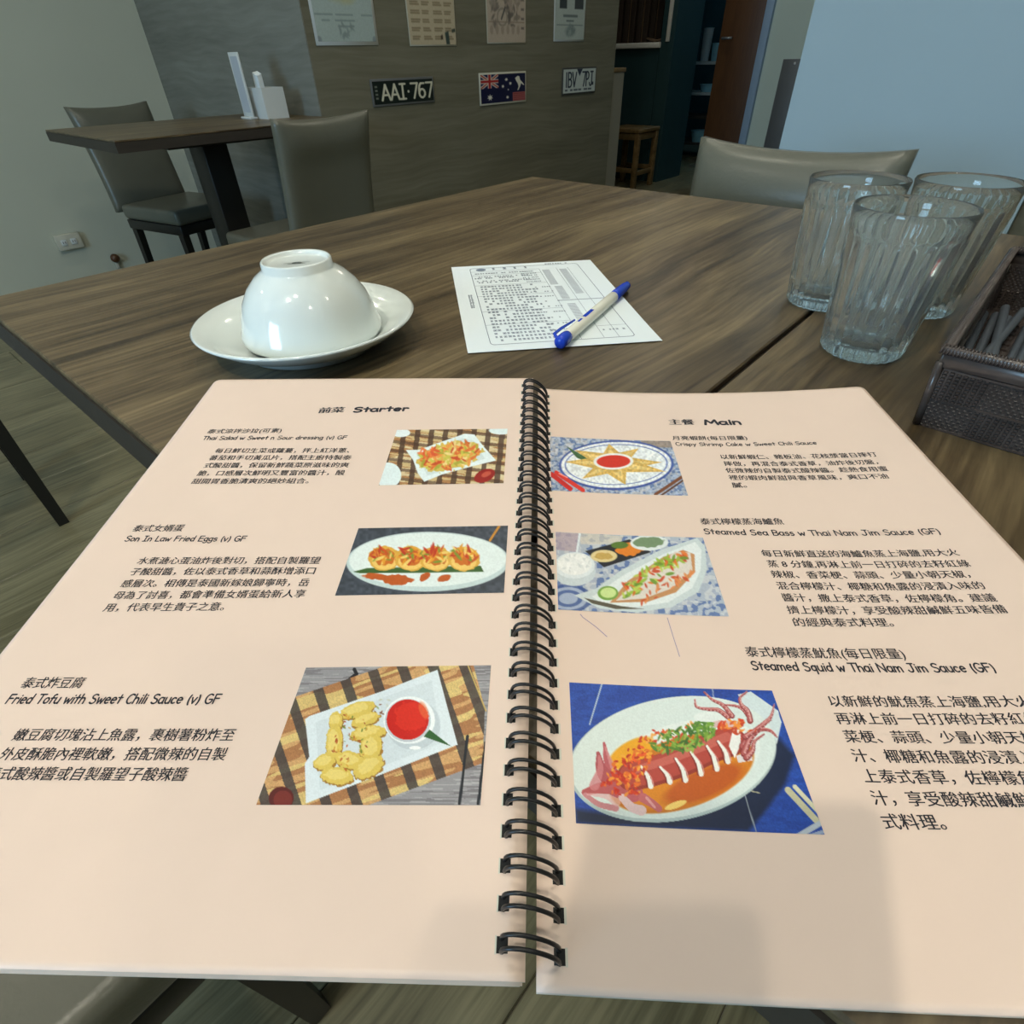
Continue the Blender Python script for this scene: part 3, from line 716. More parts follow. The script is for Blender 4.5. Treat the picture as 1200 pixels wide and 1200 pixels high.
def art_bass(A):
    A.fill((175,185,200)); A.mix((vnoise(A.X/9, A.Y/7, 3) > .55)*.8, (85,110,165)); A.mix((vnoise(A.X/14, A.Y/10, 8) > .6)*.6, (215,215,215))
    A.poly([(25,68),(90,72),(80,120),(28,115)], (180,160,170), a=.8); A.poly([(85,70),(200,80),(190,100),(90,100)], (215,205,190), a=.7)
    A.line([(88,70),(60,270)], 3, (225,232,238))
    for rr in (60,48,36,24): A.ell(60,240,rr,rr*.6,(50,75,140) if rr % 24 else (200,210,225), a=.7)
    A.ell(75,172,54,36,(205,215,220)); A.ell(75,155,52,34,(225,232,236)); A.ell(75,152,44,28,(238,240,240)); A.speck(75,150,40,24,0,40,[(245,246,246),(215,220,222),(250,250,250)],(3,5),4)
    A.poly([(102,118),(215,88),(270,122),(150,160)], (35,36,42)); A.ell(150,131,34,16,(225,205,150)); A.ell(215,114,34,17,(225,130,40),rough=.3); A.ell(190,103,22,9,(90,120,50)); A.ell(148,131,22,9,(200,165,90),rough=.4)
    A.ell(265,98,48,20,(225,232,232)); A.ell(265,96,38,13,(120,145,110),rough=.4)
    A.poly([(75,232),(130,215),(190,170),(290,118),(385,88),(405,110),(408,170),(385,225),(320,262),(230,275),(140,265)], (205,216,218))
    A.poly([(120,235),(200,180),(300,128),(380,98),(396,120),(392,170),(370,215),(310,250),(220,262),(150,255)], (228,235,236))
    A.poly([(165,250),(210,195),(300,135),(350,118),(378,130),(378,175),(330,225),(260,248)], (190,120,60), a=.8)
    A.poly([(180,245),(230,195),(330,122),(368,125),(372,170),(320,215),(250,240)], (222,214,205))
    A.speck(275,178,95,24,-33,80,[(150,185,60),(190,210,90),(205,70,35),(110,150,50),(225,120,50)],(4,8),5)
    A.speck(300,215,80,12,-28,26,[(205,80,40),(225,140,80)],(3,7),6)
    A.ell(160,226,26,18,(120,165,70)); A.ell(161,225,20,13,(205,225,150))
    A.poly([(100,238),(190,258),(250,266),(180,266),(120,252)], (90,85,70))
def art_squid(A):
    A.fill((38,78,170)); A.mix((vnoise(A.X/60, A.Y/18, 2) > .55)*.35, (28,55,135)); A.grain(.12, 4)
    A.line([(205,72),(150,250)], 3, (175,195,215)); A.line([(680,90),(685,130)], 3, (130,150,190))
    A.poly([(85,610),(300,640),(620,600),(850,470),(960,300),(1030,380),(990,500),(900,620),(830,700),(90,672)], (24,34,58), soft=25, a=.9)
    A.line([(815,540),(865,705)], 2.5, (150,160,170)); A.line([(800,520),(880,538)], 2.5, (170,165,140))
    A.poly([(790,120),(845,108),(960,190),(975,240),(955,330),(880,300)], (212,226,230))
    A.ell(505,395,452,262,(178,196,198),rot=-10); A.ell(508,388,446,254,(220,232,230),rot=-10)
    A.ell(560,405,330,168,(232,240,238),rot=-14,a=.8)
    A.ell(545,455,322,150,(205,118,28),rot=-17,soft=6); A.ell(560,470,290,118,(222,140,36),rot=-17,soft=18,a=.8); A.ell(640,500,180,60,(180,72,28),rot=-22,soft=18,a=.7); A.ell(330,370,110,50,(236,168,30),rot=-30,soft=8)
    A.ell(520,590,50,14,(250,215,120),rot=-20)
    # body with fins
    A.curve([(212,330),(232,420),(290,500),(340,540)], 6, 40, (188,92,100)); A.curve([(186,372),(205,450),(270,520)], 8, 44, (176,82,90)); A.curve([(128,540),(200,520),(290,520)], 14, 34, (184,88,92))
    A.curve([(190,385),(195,440),(170,510)], 5, 22, (206,128,134), a=.8); A.curve([(216,345),(250,430)], 3, 12, (214,150,152), a=.7)
    A.curve([(130,550),(190,590),(262,606)], 10, 14, (204,136,142)); A.curve([(140,548),(220,556),(265,580)], 4, 18, (226,176,178), a=.7)
    A.curve([(290,560),(330,600),(372,614)], 16, 22, (226,196,198)); A.curve([(380,560),(420,585),(448,606)], 20, 14, (196,104,110)); A.curve([(395,560),(430,600)], 6, 5, (228,180,180), a=.7)
    A.curve([(330,470),(430,445),(560,400),(680,345),(755,318)], 62, 66, (150,54,46)); A.curve([(330,465),(430,438),(560,392),(680,338),(755,312)], 52, 58, (182,72,62)); A.curve([(350,440),(470,405),(600,355),(740,300)], 16, 20, (214,120,108), a=.6)
    for (x,y,l) in ((395,475,62),(478,465,46),(545,445,66),(612,418,66),(680,395,70),(728,368,62)):
        A.curve([(x-30,y-l*.8),(x-6,y-l*.1),(x+6,y+l*.62)], 4, 6, (120,40,36), a=.8)
        A.curve([(x-24,y-l*.8),(x+4,y-l*.15),(x+18,y+l*.6)], 5, 11, (240,238,234))
        A.curve([(x-14,y-l*.7),(x+18,y-l*.1),(x+30,y+l*.5)], 1.5, 2.5, (225,170,165), a=.8)
    A.poly([(770,260),(800,265),(800,330),(775,390),(750,340)], (240,240,238)); A.poly([(780,380),(850,360),(850,400),(790,410)], (228,220,222))
    A.ell(690,225,70,26,(232,238,238),rough=.3); A.ell(720,245,60,16,(222,190,190),rough=.3)
    # toppings
    A.speck(330,420,105,62,-35,90,[(205,60,25),(228,120,40),(240,170,60),(190,40,25),(235,90,40)],(6,12),41,1.2)
    A.speck(290,500,90,50,10,60,[(210,60,28),(235,150,50),(225,110,40),(190,40,25)],(6,12),42,1.2)
    A.speck(520,290,160,40,-10,60,[(222,90,40),(240,170,80),(205,55,30)],(5,10),43,1.2)
    A.speck(550,310,135,50,-12,120,[(80,130,50),(120,165,60),(60,105,45),(150,185,80)],(5,11),44,2.0)
    A.speck(650,260,55,26,10,40,[(80,130,50),(120,165,60)],(5,10),45,2.0)
    A.ell(660,215,60,22,(232,240,238))
    for P, w in (([(605,142),(612,172),(660,182),(705,186),(748,216)],15),([(645,110),(680,142),(725,165),(765,212)],15),([(735,165),(775,168),(810,182),(838,216)],14),([(828,110),(798,135),(805,165),(830,190),(842,232)],18),
                 ([(944,168),(930,215),(895,250),(850,290),(812,340)],26),([(955,302),(925,275),(880,272),(840,310),(815,370)],22),([(900,290),(860,320),(850,360),(825,388)],20),([(930,230),(880,262),(820,300)],18)):
        A.curve(P, 3, w*.75, (140,58,60)); A.curve([(x-1, y-w*.12) for x, y in P], 2, w*.5, (182,92,92)); A.curve([(x+2, y-w*.28) for x, y in P], 1, w*.2, (222,165,162), a=.8)
        for q in range(len(P)-1):
            for f in (.25,.6,.9): A.ell(P[q][0]+(P[q+1][0]-P[q][0])*f+3, P[q][1]+(P[q+1][1]-P[q][1])*f+4, 3.5, 3.5, (228,190,188), a=.7)
    A.speck(760,245,60,20,-10,26,[(222,90,40),(240,150,60),(215,60,30)],(6,11),46,1.3); A.speck(800,270,70,22,10,20,[(200,70,40),(240,150,60)],(6,10),47)
    A.line([(1000,525),(1120,655)], 13, (196,192,160)); A.line([(1030,512),(1130,620)], 9, (214,210,180)); A.line([(1045,720),(1140,665)], 12, (180,190,200)); A.line([(1100,718),(1160,700)], 8, (150,165,190))
PICS = [(1, (13.4,76.4,190.6,239.2), [(729,195),(1078,195),(1060,375),(670,378)], art_salad, 150, 112, 'plaid-backed photo of salad on a white plate'),
        (1, (9.9,79.2,119.9,159.6), [(737,70),(1144,60),(1132,240),(672,250)], art_eggs, 170, 110, 'photo of four fried eggs on a white oval plate'),
        (1, (12.9,80.5,39.2,86.3), [(225,40),(1037,37),(990,655),(5,655)], art_tofu, 260, 180, 'photo of fried tofu with red sauce on white plate'),
        (-1, (6.1,74.6,192.8,241.8), [(55,185),(430,205),(485,372),(60,350)], art_shrimp, 160, 120, 'photo of golden triangles around a red sauce bowl'),
        (-1, (7.6,75.1,116.6,162.2), [(25,68),(400,88),(457,287),(35,268)], art_bass, 190, 130, 'photo of steamed fish beside a rice bowl'),
        (-1, (10.6,81.4,37.7,83.9), [(62,72),(935,105),(1155,715),(90,672)], art_squid, 270, 190, 'photo of sliced red squid in a white oval dish')]
for side, (sa,sb,ta,tb), quad, fn, nu, nv, lab in PICS:
    o = on_menu(print_grid('food_photo', 'photo', menu, nu, nv, pos_on(side, sa*mm, sb*mm, ta*mm, tb*mm), fn, quad)); tag(o, lab)

# lettering: (s of left end, t of baseline) in mm, all measured on the page
def put_text(side, items, name='printed_text', mat='ink', lab=None):
    mb = MB()
    sg = -1 if side == 1 else 1
    for it in items:
        kind, s0, t0, s1, t1, txt, h = it
        L = abs(s1-s0)
        def fn(x, y, s0=s0, t0=t0, L=L, t1=t1):
            return page_pt(side, (s0+sg*x)*mm, (t0+(t1-t0)*x/L+y)*mm, PH)
        if kind == 'z':
            vs, fs = cjk_line(txt)
            mx = max(v.x for v in vs); k_ = L/mx
            fs2 = fs
            bd = .032 if h > 6 else .014
            for dx, dy in ((-bd,0),(bd,.006)): mb.add([fn((v.x+dx)*k_, (v.y+dy)*h*1.02+.15) for v in vs], fs2)
        else:
            P, wd = strokes(txt, .0); k_ = L/wd; kh = h/.74
            stroke_mesh(mb, [[(x*k_, y*kh) for x, y in pl] for pl in P], h*(.165 if kind == 'e' else .30), fn)
    o = on_menu(mb.build(name, mat)); 
    if lab: tag(o, lab)
    return o
z, e_, b_ = 'z', 'e', 'b'
put_text(1, [(z,128.1,257.6,112.4,258.2,'前菜',6.4),(b_,107,258,73,259,'Starter',5.0)], lab='heading of the left page')
put_text(1, [(z,188,238.6,143.8,238.4,'泰式涼拌沙拉(可素)',4.6),(e_,188,232.6,103.5,230.9,'Thai Salad w Sweet n Sour dressing (v) GF',3.4)])
LH = 4.6
put_text(1, [(z,175.6,220.4,98.9,218.6,'每日鮮切生菜或蘿蔓，拌上紅洋蔥、',LH),(z,176.2,214.2,96.4,212.2,'蕃茄和手切黃瓜片，搭配主廚特製泰',LH),(z,176.2,207.7,96.1,205.8,'式酸甜醬，保留新鮮蔬菜原滋味的爽',LH),
             (z,176.8,201.2,96.7,199.4,'脆，口感層次鮮明又豐富的醬汁，酸',LH),(z,177,194.8,113.7,193.2,'甜開胃香脆清爽的絕妙組合。',LH)])
put_text(1, [(z,190.2,160.7,164.8,160.3,'泰式女婿蛋',4.9),(e_,190.4,154.4,130.7,152.6,'Son In Law Fried Eggs (v) GF',3.4)])
put_text(1, [(z,176.4,140,91.4,137.9,'水煮溏心蛋油炸後對切，搭配自製羅望',LH),(z,176.3,133.6,91.8,131.9,'子酸甜醬，佐以泰式香草和蒜酥增添口',LH),(z,176.5,126.9,92.4,125.4,'感層次。相傳是泰國新嫁娘歸寧時，岳',LH),
             (z,176.3,120.5,92.1,119.3,'母為了討喜，都會準備女婿蛋給新人享',LH),(z,176.6,114.1,124,113.4,'用，代表早生貴子之意。',LH)])
put_text(1, [(z,188.1,79.8,163.5,79.4,'泰式炸豆腐',4.9),(e_,189.2,73.6,107.5,72.5,'Fried Tofu with Sweet Chili Sauce (v) GF',3.6)])
put_text(1, [(z,176.4,60,96.7,59.2,'嫩豆腐切塊沾上魚露，裹樹薯粉炸至',LH),(z,176.4,53.4,96.7,52.8,'外皮酥脆內裡軟嫩，搭配微辣的自製',LH),(z,176.4,47,106.9,46.4,'泰式酸辣醬或自製羅望子酸辣醬',LH)])
put_text(-1, [(z,76.9,259.6,92,259.6,'主餐',6.4),(b_,97.5,259.4,119.7,259.4,'Main',5.2)], lab='heading of the right page')
put_text(-1, [(z,76,243.1,118.2,243.3,'月亮蝦餅(每日限量)',4.6),(e_,76.8,237.4,154.2,237,'Crispy Shrimp Cake w Sweet Chili Sauce',3.2)])
put_text(-1, [(z,98.5,224.9,180,223.4,'以新鮮蝦仁、豬板油、花枝漿當日摔打',LH),(z,99,218.6,177.5,216.8,'摔做，再混合泰式香草，油炸後切盤，',LH),(z,98.5,212.5,179.6,210.6,'佐微辣的自製泰式酸辣醬。趁熱食用蜜',LH),
              (z,98.5,206.3,177,204.4,'裡的蝦肉鮮甜與香草風味，爽口不油',LH),(z,98.5,199.8,105.8,199.8,'膩。',LH)])
put_text(-1, [(z,76.2,171.5,115,171.9,'泰式檸檬蒸海鱸魚',4.9),(e_,76.3,164.8,180.4,162.9,'Steamed Sea Bass w Thai Nam Jim Sauce (GF)',3.6)])
put_text(-1, [(z,98.4,150.6,180.6,149.3,'每日新鮮直送的海鱸魚蒸上海鹽,用大火',LH),(z,99,144.2,181.4,142.6,'蒸 8 分鐘,再淋上前一日打碎的去籽紅綠',LH),(z,98.7,138,178,136.6,'辣椒、香菜梗、蒜頭、少量小朝天椒，',LH),
              (z,98.9,131.5,180,130.2,'混合檸檬汁、椰糖和魚露的浸漬入味的',LH),(z,99,125.1,180.5,123.7,'醬汁，撒上泰式香草，佐檸檬角。建議',LH),(z,98.8,118.6,180.9,117.9,'擠上檸檬汁，享受酸辣甜鹹鮮五味皆備',LH),(z,98.8,112.4,136.5,112.4,'的經典泰式料理。',LH)])
put_text(-1, [(z,76.7,98,133.8,97.8,'泰式檸檬蒸魷魚(每日限量)',5.0),(e_,77,92.3,161.5,92,'Steamed Squid w Thai Nam Jim Sauce (GF)',3.6)])
put_text(-1, [(z,99,78.4,165,78.6,'以新鮮的魷魚蒸上海鹽,用大火',LH),(z,98.9,72,174,72.4,'再淋上前一日打碎的去籽紅綠辣椒',LH),(z,99.1,65.7,174,65.9,'菜梗、蒜頭、少量小朝天椒，混合',LH),
              (z,98.9,59.3,174,59.4,'汁、椰糖和魚露的浸漬入味的醬汁',LH),(z,99.3,52.9,170,53,'上泰式香草，佐檸檬角。建議擠',LH),(z,99.1,46.4,175,46.6,'汁，享受酸辣甜鹹鮮五味皆備的經',LH),(z,99,39.8,116.6,40,'式料理。',LH)])
pm = MB()
stroke_mesh(pm, [[(16.3,114.8),(17.2,113.3),(22,109),(25.8,104.6)]], .35, lambda x, y: page_pt(-1, x*mm, y*mm, PH))
stroke_mesh(pm, [[(50.6,115),(51.2,106),(51.9,97)]], .3, lambda x, y: page_pt(-1, x*mm, y*mm, PH))
tag(on_menu(pm.build('pen_mark', 'pen_ink')), 'faint pen marks below the fish photo')

# punched holes, their shade painted as flat dark quads, and twin wire loops
TS = [6.9+8.49*i for i in range(34)]
def spine_frame(t):
    a = Vector(page_pt(1, .0, t)); b = Vector(page_pt(-1, .0, t)); return a, b
for side in (1, -1):
    hm = MB()
    for tmm in TS:
        s0, s1 = (3.6, 6.4) if side == 1 else (3.6, 6.4)
        P = [page_pt(side, s*mm, t*mm, .00006) for s, t in ((s0,tmm-1.7),(s1,tmm-1.7),(s1,tmm+1.7),(s0,tmm+1.7))]
        hm.add(P, [(0,1,2,3) if side == -1 else (3,2,1,0)])
    tag(on_menu(hm.build('punched_hole_shade', 'dark')), kind='stuff')
    lm_ = MB()
    for tmm in TS:
        s0, s1 = (6.4, 6.8) if side == 1 else (6.4, 7.0)
        P = [page_pt(side, s*mm, t*mm, .00007) for s, t in ((s0,tmm-1.9),(s1,tmm-1.9),(s1,tmm+1.9),(s0,tmm+1.9))]
        lm_.add(P, [(0,1,2,3) if side == -1 else (3,2,1,0)])
    tag(on_menu(lm_.build('hole_rim', 'page_edge')), kind='stuff')
for tmm in TS:
    t = tmm*mm; th_ = (ML[2]+MR[2])/2; ux = Vector((math.cos(th_), math.sin(th_), 0))
    A_ = Vector(page_pt(1, .0052, t)); B_ = Vector(page_pt(-1, .0050, t)); C_ = (A_+B_)/2; H = (A_-B_)/2
    mb = MB()
    def wp(ang, dt, up=.0062):
        q = C_+H*math.cos(ang)*1.0+ux*dt
        zz = math.sin(ang)
        return Vector((q.x, q.y, q.z+.0003+(up*zz if zz > 0 else .0018*zz)))
    path = [wp(a, 1.35*mm) for a in np.linspace(PI+.55, -.55, 18)]
    path2 = [wp(a, -1.35*mm) for a in np.linspace(-.55, PI+.55, 18)]
    # hairpin joins at both ends
    e1 = path[-1]; e2 = path2[0]
    mid = [(e1+(e2-e1)*f)+Vector((H.x,H.y,0))*.05*math.sin(PI*f) for f in (.33,.66)]
    e3 = path2[-1]; e4 = path[0]; mid2 = [(e3+(e4-e3)*f)+Vector((H.x,H.y,0))*-.05*math.sin(PI*f) for f in (.33,.66)]
    mb.tube(path+mid+path2+mid2, .00058, 6, closed=True)
    on_menu(mb.build('wire_loop', 'wire'))

# ------------------------------------------------------------------ saucer and upturned bowl
sc = MB(); R = .083
sc.lathe([(0,.004),(.046,.004),(.050,.0005),(.053,.0005),(.055,.004),(.070,.011),(R,.0205),(R+.0008,.0218),(R-.001,.0228),(.070,.0150),(.057,.0085),(.050,.0068),(0,.0062)], 96)
so = sc.build('saucer', 'china'); so.location = (.217, .407, .75); tag(so, 'round white porcelain saucer under the upturned bowl', 'saucer')
bw = empty('rice_bowl', (.2165, .400, .7597), 0, 'white porcelain rice bowl turned upside down on the saucer', 'bowl')
bm_ = MB(); ZS = .83
prof = [(.0505,.0),(.0522,.0010),(.0530,.004),(.0526,.0085),(.0510,.0120),(.0492,.022),(.0455,.034),(.0395,.045),(.0325,.0535),(.0265,.0585),(.0252,.0600),(.0250,.0655),(.0240,.0668),(.0228,.0655),(.0222,.0636),(.020,.0628),(0,.0626),
        (0,.0560),(.020,.0555),(.031,.0500),(.0385,.0420),(.0440,.0325),(.0480,.021),(.0498,.011),(.0500,.002)]
prof = [(r, z*ZS) for r, z in prof]
bm_.lathe(prof[:17], 96); bm_.lathe(prof[17:]+[prof[0]], 96)
bm_.build('body', 'china', bw)
mk = MB(); R2 = np.random.default_rng(5)
stroke_mesh(mk, [arc(0,0,.0032,.0022,0,360,12),[(-.009,.0),(-.004,.001)],[(.004,.001),(.009,0)],[(-.002,-.001),(.002,.001)],[(-.002,.001),(.002,-.001)],[(-.006,-.0022),(.006,-.0022)]], .0009, lambda x, y: (x*.79+y*.6, -x*.6+y*.79, .0627*ZS+.0001))
mk.build('maker_mark', 'china_mark', bw)

# ------------------------------------------------------------------ order slip and pen
sl_ = empty('order_slip', (.40886, .3258, .75), 0, 'printed white order slip lying on the table under the pen', 'paper')
PQ = [np.array(p) for p in ((.427,.464),(.541,.360),(.390,.188),(.279,.291))]
pc = sum(PQ)/4; eu = (PQ[1]-PQ[0]+PQ[2]-PQ[3])/2; ev = (PQ[3]-PQ[0]+PQ[2]-PQ[1])/2; pw, ph = np.linalg.norm(eu), np.linalg.norm(ev); eu /= pw; ev /= ph
sl_.location = (pc[0], pc[1], .75)
def slp(u, v, dz=0):  # u 0..1 left-right, v 0..1 far-near
    p = eu*(u-.5)*pw+ev*(v-.5)*ph; return (p[0], p[1], .0006+.0012*max(0, v-.8)**2*10+dz)
pb = MB(); n = 16; vs = [slp(i/n, j/n, d) for d in (0, -.00025) for j in range(n+1) for i in range(n+1)]; o_ = (n+1)**2; fs = []
for j in range(n):
    for i in range(n):
        a = j*(n+1)+i; fs.append((a, a+n+1, a+n+2, a+1)); fs.append((o_+a+1, o_+a+n+2, o_+a+n+1, o_+a))
for i in range(n):
    fs += [(i, i+1, o_+i+1, o_+i), (n*(n+1)+i+1, n*(n+1)+i, o_+n*(n+1)+i, o_+n*(n+1)+i+1), ((i+1)*(n+1), i*(n+1), o_+i*(n+1), o_+(i+1)*(n+1)), (i*(n+1)+n, (i+1)*(n+1)+n, o_+(i+1)*(n+1)+n, o_+i*(n+1)+n)]
pb.add(vs, fs); pb.build('sheet', 'paper', sl_)
fnp = lambda x, y: slp(x, y, .00012)
ln = MB(); cr = .02
x0, x1, y0, y1 = .125, .885, .045, .945
rr = [(x0+cr,y0),(x1-cr,y0)]+[(x1-cr+cr*math.sin(a), y0+cr-cr*math.cos(a)) for a in (.5,1.,1.57)]+[(x1,y1-cr)]+[(x1-cr+cr*math.cos(a), y1-cr+cr*math.sin(a)) for a in (.5,1.,1.57)]+[(x0+cr,y1)]+[(x0+cr-cr*math.sin(a), y1-cr+cr*math.cos(a)) for a in (.5,1.,1.57)]+[(x0,y0+cr)]+[(x0+cr-cr*math.cos(a), y0+cr-cr*math.sin(a)) for a in (.5,1.,1.57)]
stroke_mesh(ln, [rr], .004, fnp)
for yy in (.10,.155,.30,.44,.62,.76): stroke_mesh(ln, [[(x0,yy),(.60,yy)]], .002, fnp)
for xx in (.60,.72,.80): stroke_mesh(ln, [[(xx,.10),(xx,.94)]], .0022, fnp)
stroke_mesh(ln, [[(.60,.54),(.885,.54)]], .006, fnp); stroke_mesh(ln, [[(.72,.83),(.885,.83)]], .002, fnp)
R3 = np.random.default_rng(11)
def marks(x0, x1, y, h, den=.8, cw=.018):
    x = x0
    while x < x1:
        w = cw*R3.uniform(.5, .9)
        if R3.random() < den:
            ln.add([fnp(x, y-h*.5), fnp(x+w, y-h*.5), fnp(x+w, y-h*.1), fnp(x, y-h*.1)], [(0,3,2,1)])
            ln.add([fnp(x, y+h*.15), fnp(x+w, y+h*.15), fnp(x+w, y+h*.5), fnp(x, y+h*.5)], [(0,3,2,1)])
            ln.add([fnp(x+w*.35, y-h*.5), fnp(x+w*.6, y-h*.5), fnp(x+w*.6, y+h*.5), fnp(x+w*.35, y+h*.5)], [(0,3,2,1)])
        x += cw
ln.lathe
for k_ in range(4): marks(.28+k_*.075, .30+k_*.075, .035+.03, .028, 1, .03)
for yy in (.13,.18,.24): marks(.15, .50, yy, .012, .8)
for yy in (.20,.26): marks(.14,.42,yy,.014,.7)
for i in range(20): marks(.16, .46+.05*R3.random(), .32+i*.031, .016, .82, .023)
for i in range(9): marks(.46, .60, .36+i*.06, .010, .55, .015)
for i in range(6): marks(.46,.56,.13+i*.03,.012,.9,.012)
for i in range(9): marks(.07,.09,.42+i*.018,.013,1,.014)
marks(.74,.86,.87,.012,.8); marks(.66,.82,.03,.012,.8)
ln.build('printed_text', 'grey_ink', sl_)
el = MB(); el.add([fnp(.20+.035*math.cos(a), .072+.020*math.sin(a)) for a in np.linspace(0, -2*PI, 16, endpoint=False)], [tuple(range(16))]); el.build('printed_logo', 'grey_ink', sl_)
gl = MB()
for (a, b, c, d) in ((.615,.665,.12,.34),(.735,.785,.12,.46),(.63,.68,.36,.52),(.64,.69,.58,.80)):
    yy = c
    while yy < d:
        gl.add([slp(a,yy,.0001), slp(b,yy,.0001), slp(b,yy+.008,.0001), slp(a,yy+.008,.0001)], [(0,3,2,1)]); yy += .013
gl.build('printed_column', 'grey_light', sl_)

p0 = Vector((.3275, .2405, .7565)); p1 = Vector((.4785, .2745, .7555)); pd = (p1-p0).normalized()
pn = empty('ballpoint_pen', p0, 0, 'white ballpoint pen with blue cap lying across the order slip', 'pen')
def along(a): return (p1-p0)*a
L_ = (p1-p0).length
MB().tube([along(.085), along(.10), along(.5), along(.745), along(.75)], [.0042,.0047,.0047,.0047,.0044], 20).build('barrel', 'pen_white', pn)
MB().tube([along(.7505), along(.80), along(.93), along(.985), along(1.0)], [.0046,.0048,.0043,.0036,.0022], 20).build('cap', 'pen_blue', pn)
MB().tube([along(-.012), along(.0), along(.06), along(.0845)], [.0040,.0050,.0050,.0046], 20).build('end_plug', 'pen_blue', pn)
side_ = Vector((-pd.y, pd.x, 0)); c0 = Vector((0,0,.0048))
MB().tube([along(.02)+side_*.0045+c0*.4, along(.05)+side_*.0085+c0*.5, along(.14)+side_*.0090+c0*.4, along(.27)+side_*.0062+c0*.5], [.0013,.0013,.0012,.0008], 8).build('clip', 'pen_blue', pn)
pl_ = MB(); u0 = Vector((0,0,1))
for a, b, h in ((.22,.27,.0009),(.30,.42,.0016)):
    q = [along(a)+side_*h, along(a)-side_*h, along(b)-side_*h, along(b)+side_*h]; pl_.add([p+u0*.00476 for p in q], [(0,1,2,3)])
pl_.build('printed_mark', 'pen_blue', pn)

# ------------------------------------------------------------------ ribbed tumblers
def tumbler_mesh():
    H, rb, rt = .097, .0266, .0358; n = 26*8
    def ro(z): return rb+(rt-rb)*(z/H)**.9
    def rib(z, amp): return lambda a: ro(z)+amp*(abs(math.cos(13*a))-.6)
    zs = [.004,.008,.014,.022,.032,.044,.056,.068,.076,.080]
    prof = [(0,.0015),(rb*.55,.0010),(lambda a: rb-.004,0.0),(lambda a: rb-.0012+.0006*math.cos(26*a),.0012)]
    prof += [(rib(z_, .0019), z_) for z_ in zs]
    prof += [(ro(.082)+.0002,.0815),(ro(.084),.084),(ro(.092),.092),(rt+.0002,H-.0012),(rt-.0005,H),(rt-.0010,H-.0008)]
    prof += [(ro(.090)-.0009,.088),(ro(.08)-.0012,.080)]
    prof += [((lambda a, z_=z_: ro(z_)-.0022), z_) for z_ in (.060,.040,.022)]
    prof += [(rb-.0050,.013),(rb-.0085,.0100),(rb*.4,.0088),(0,.0084)]
    mb = MB(); mb.lathe(prof, n); return mb
gA = tumbler_mesh().build('ribbed_glass', 'glass'); auto_smooth(gA, 60)
GL = [((.4650,.0650), 'ribbed clear tumbler in front, nearest the wicker basket'),
      ((.5520,.1220), 'ribbed clear tumbler at the left of the three, before the chair back'),
      ((.5840,.0540), 'ribbed clear tumbler at right rear beside the wicker basket')]
for i, ((x, y), lab) in enumerate(GL):
    c = gA if i == 0 else gA.copy()
    if i: COL.objects.link(c)
    c.location = (x, y, .7503); c.rotation_euler = (0,0,.3*i); tag(c, lab, 'glass', 'ribbed glasses')

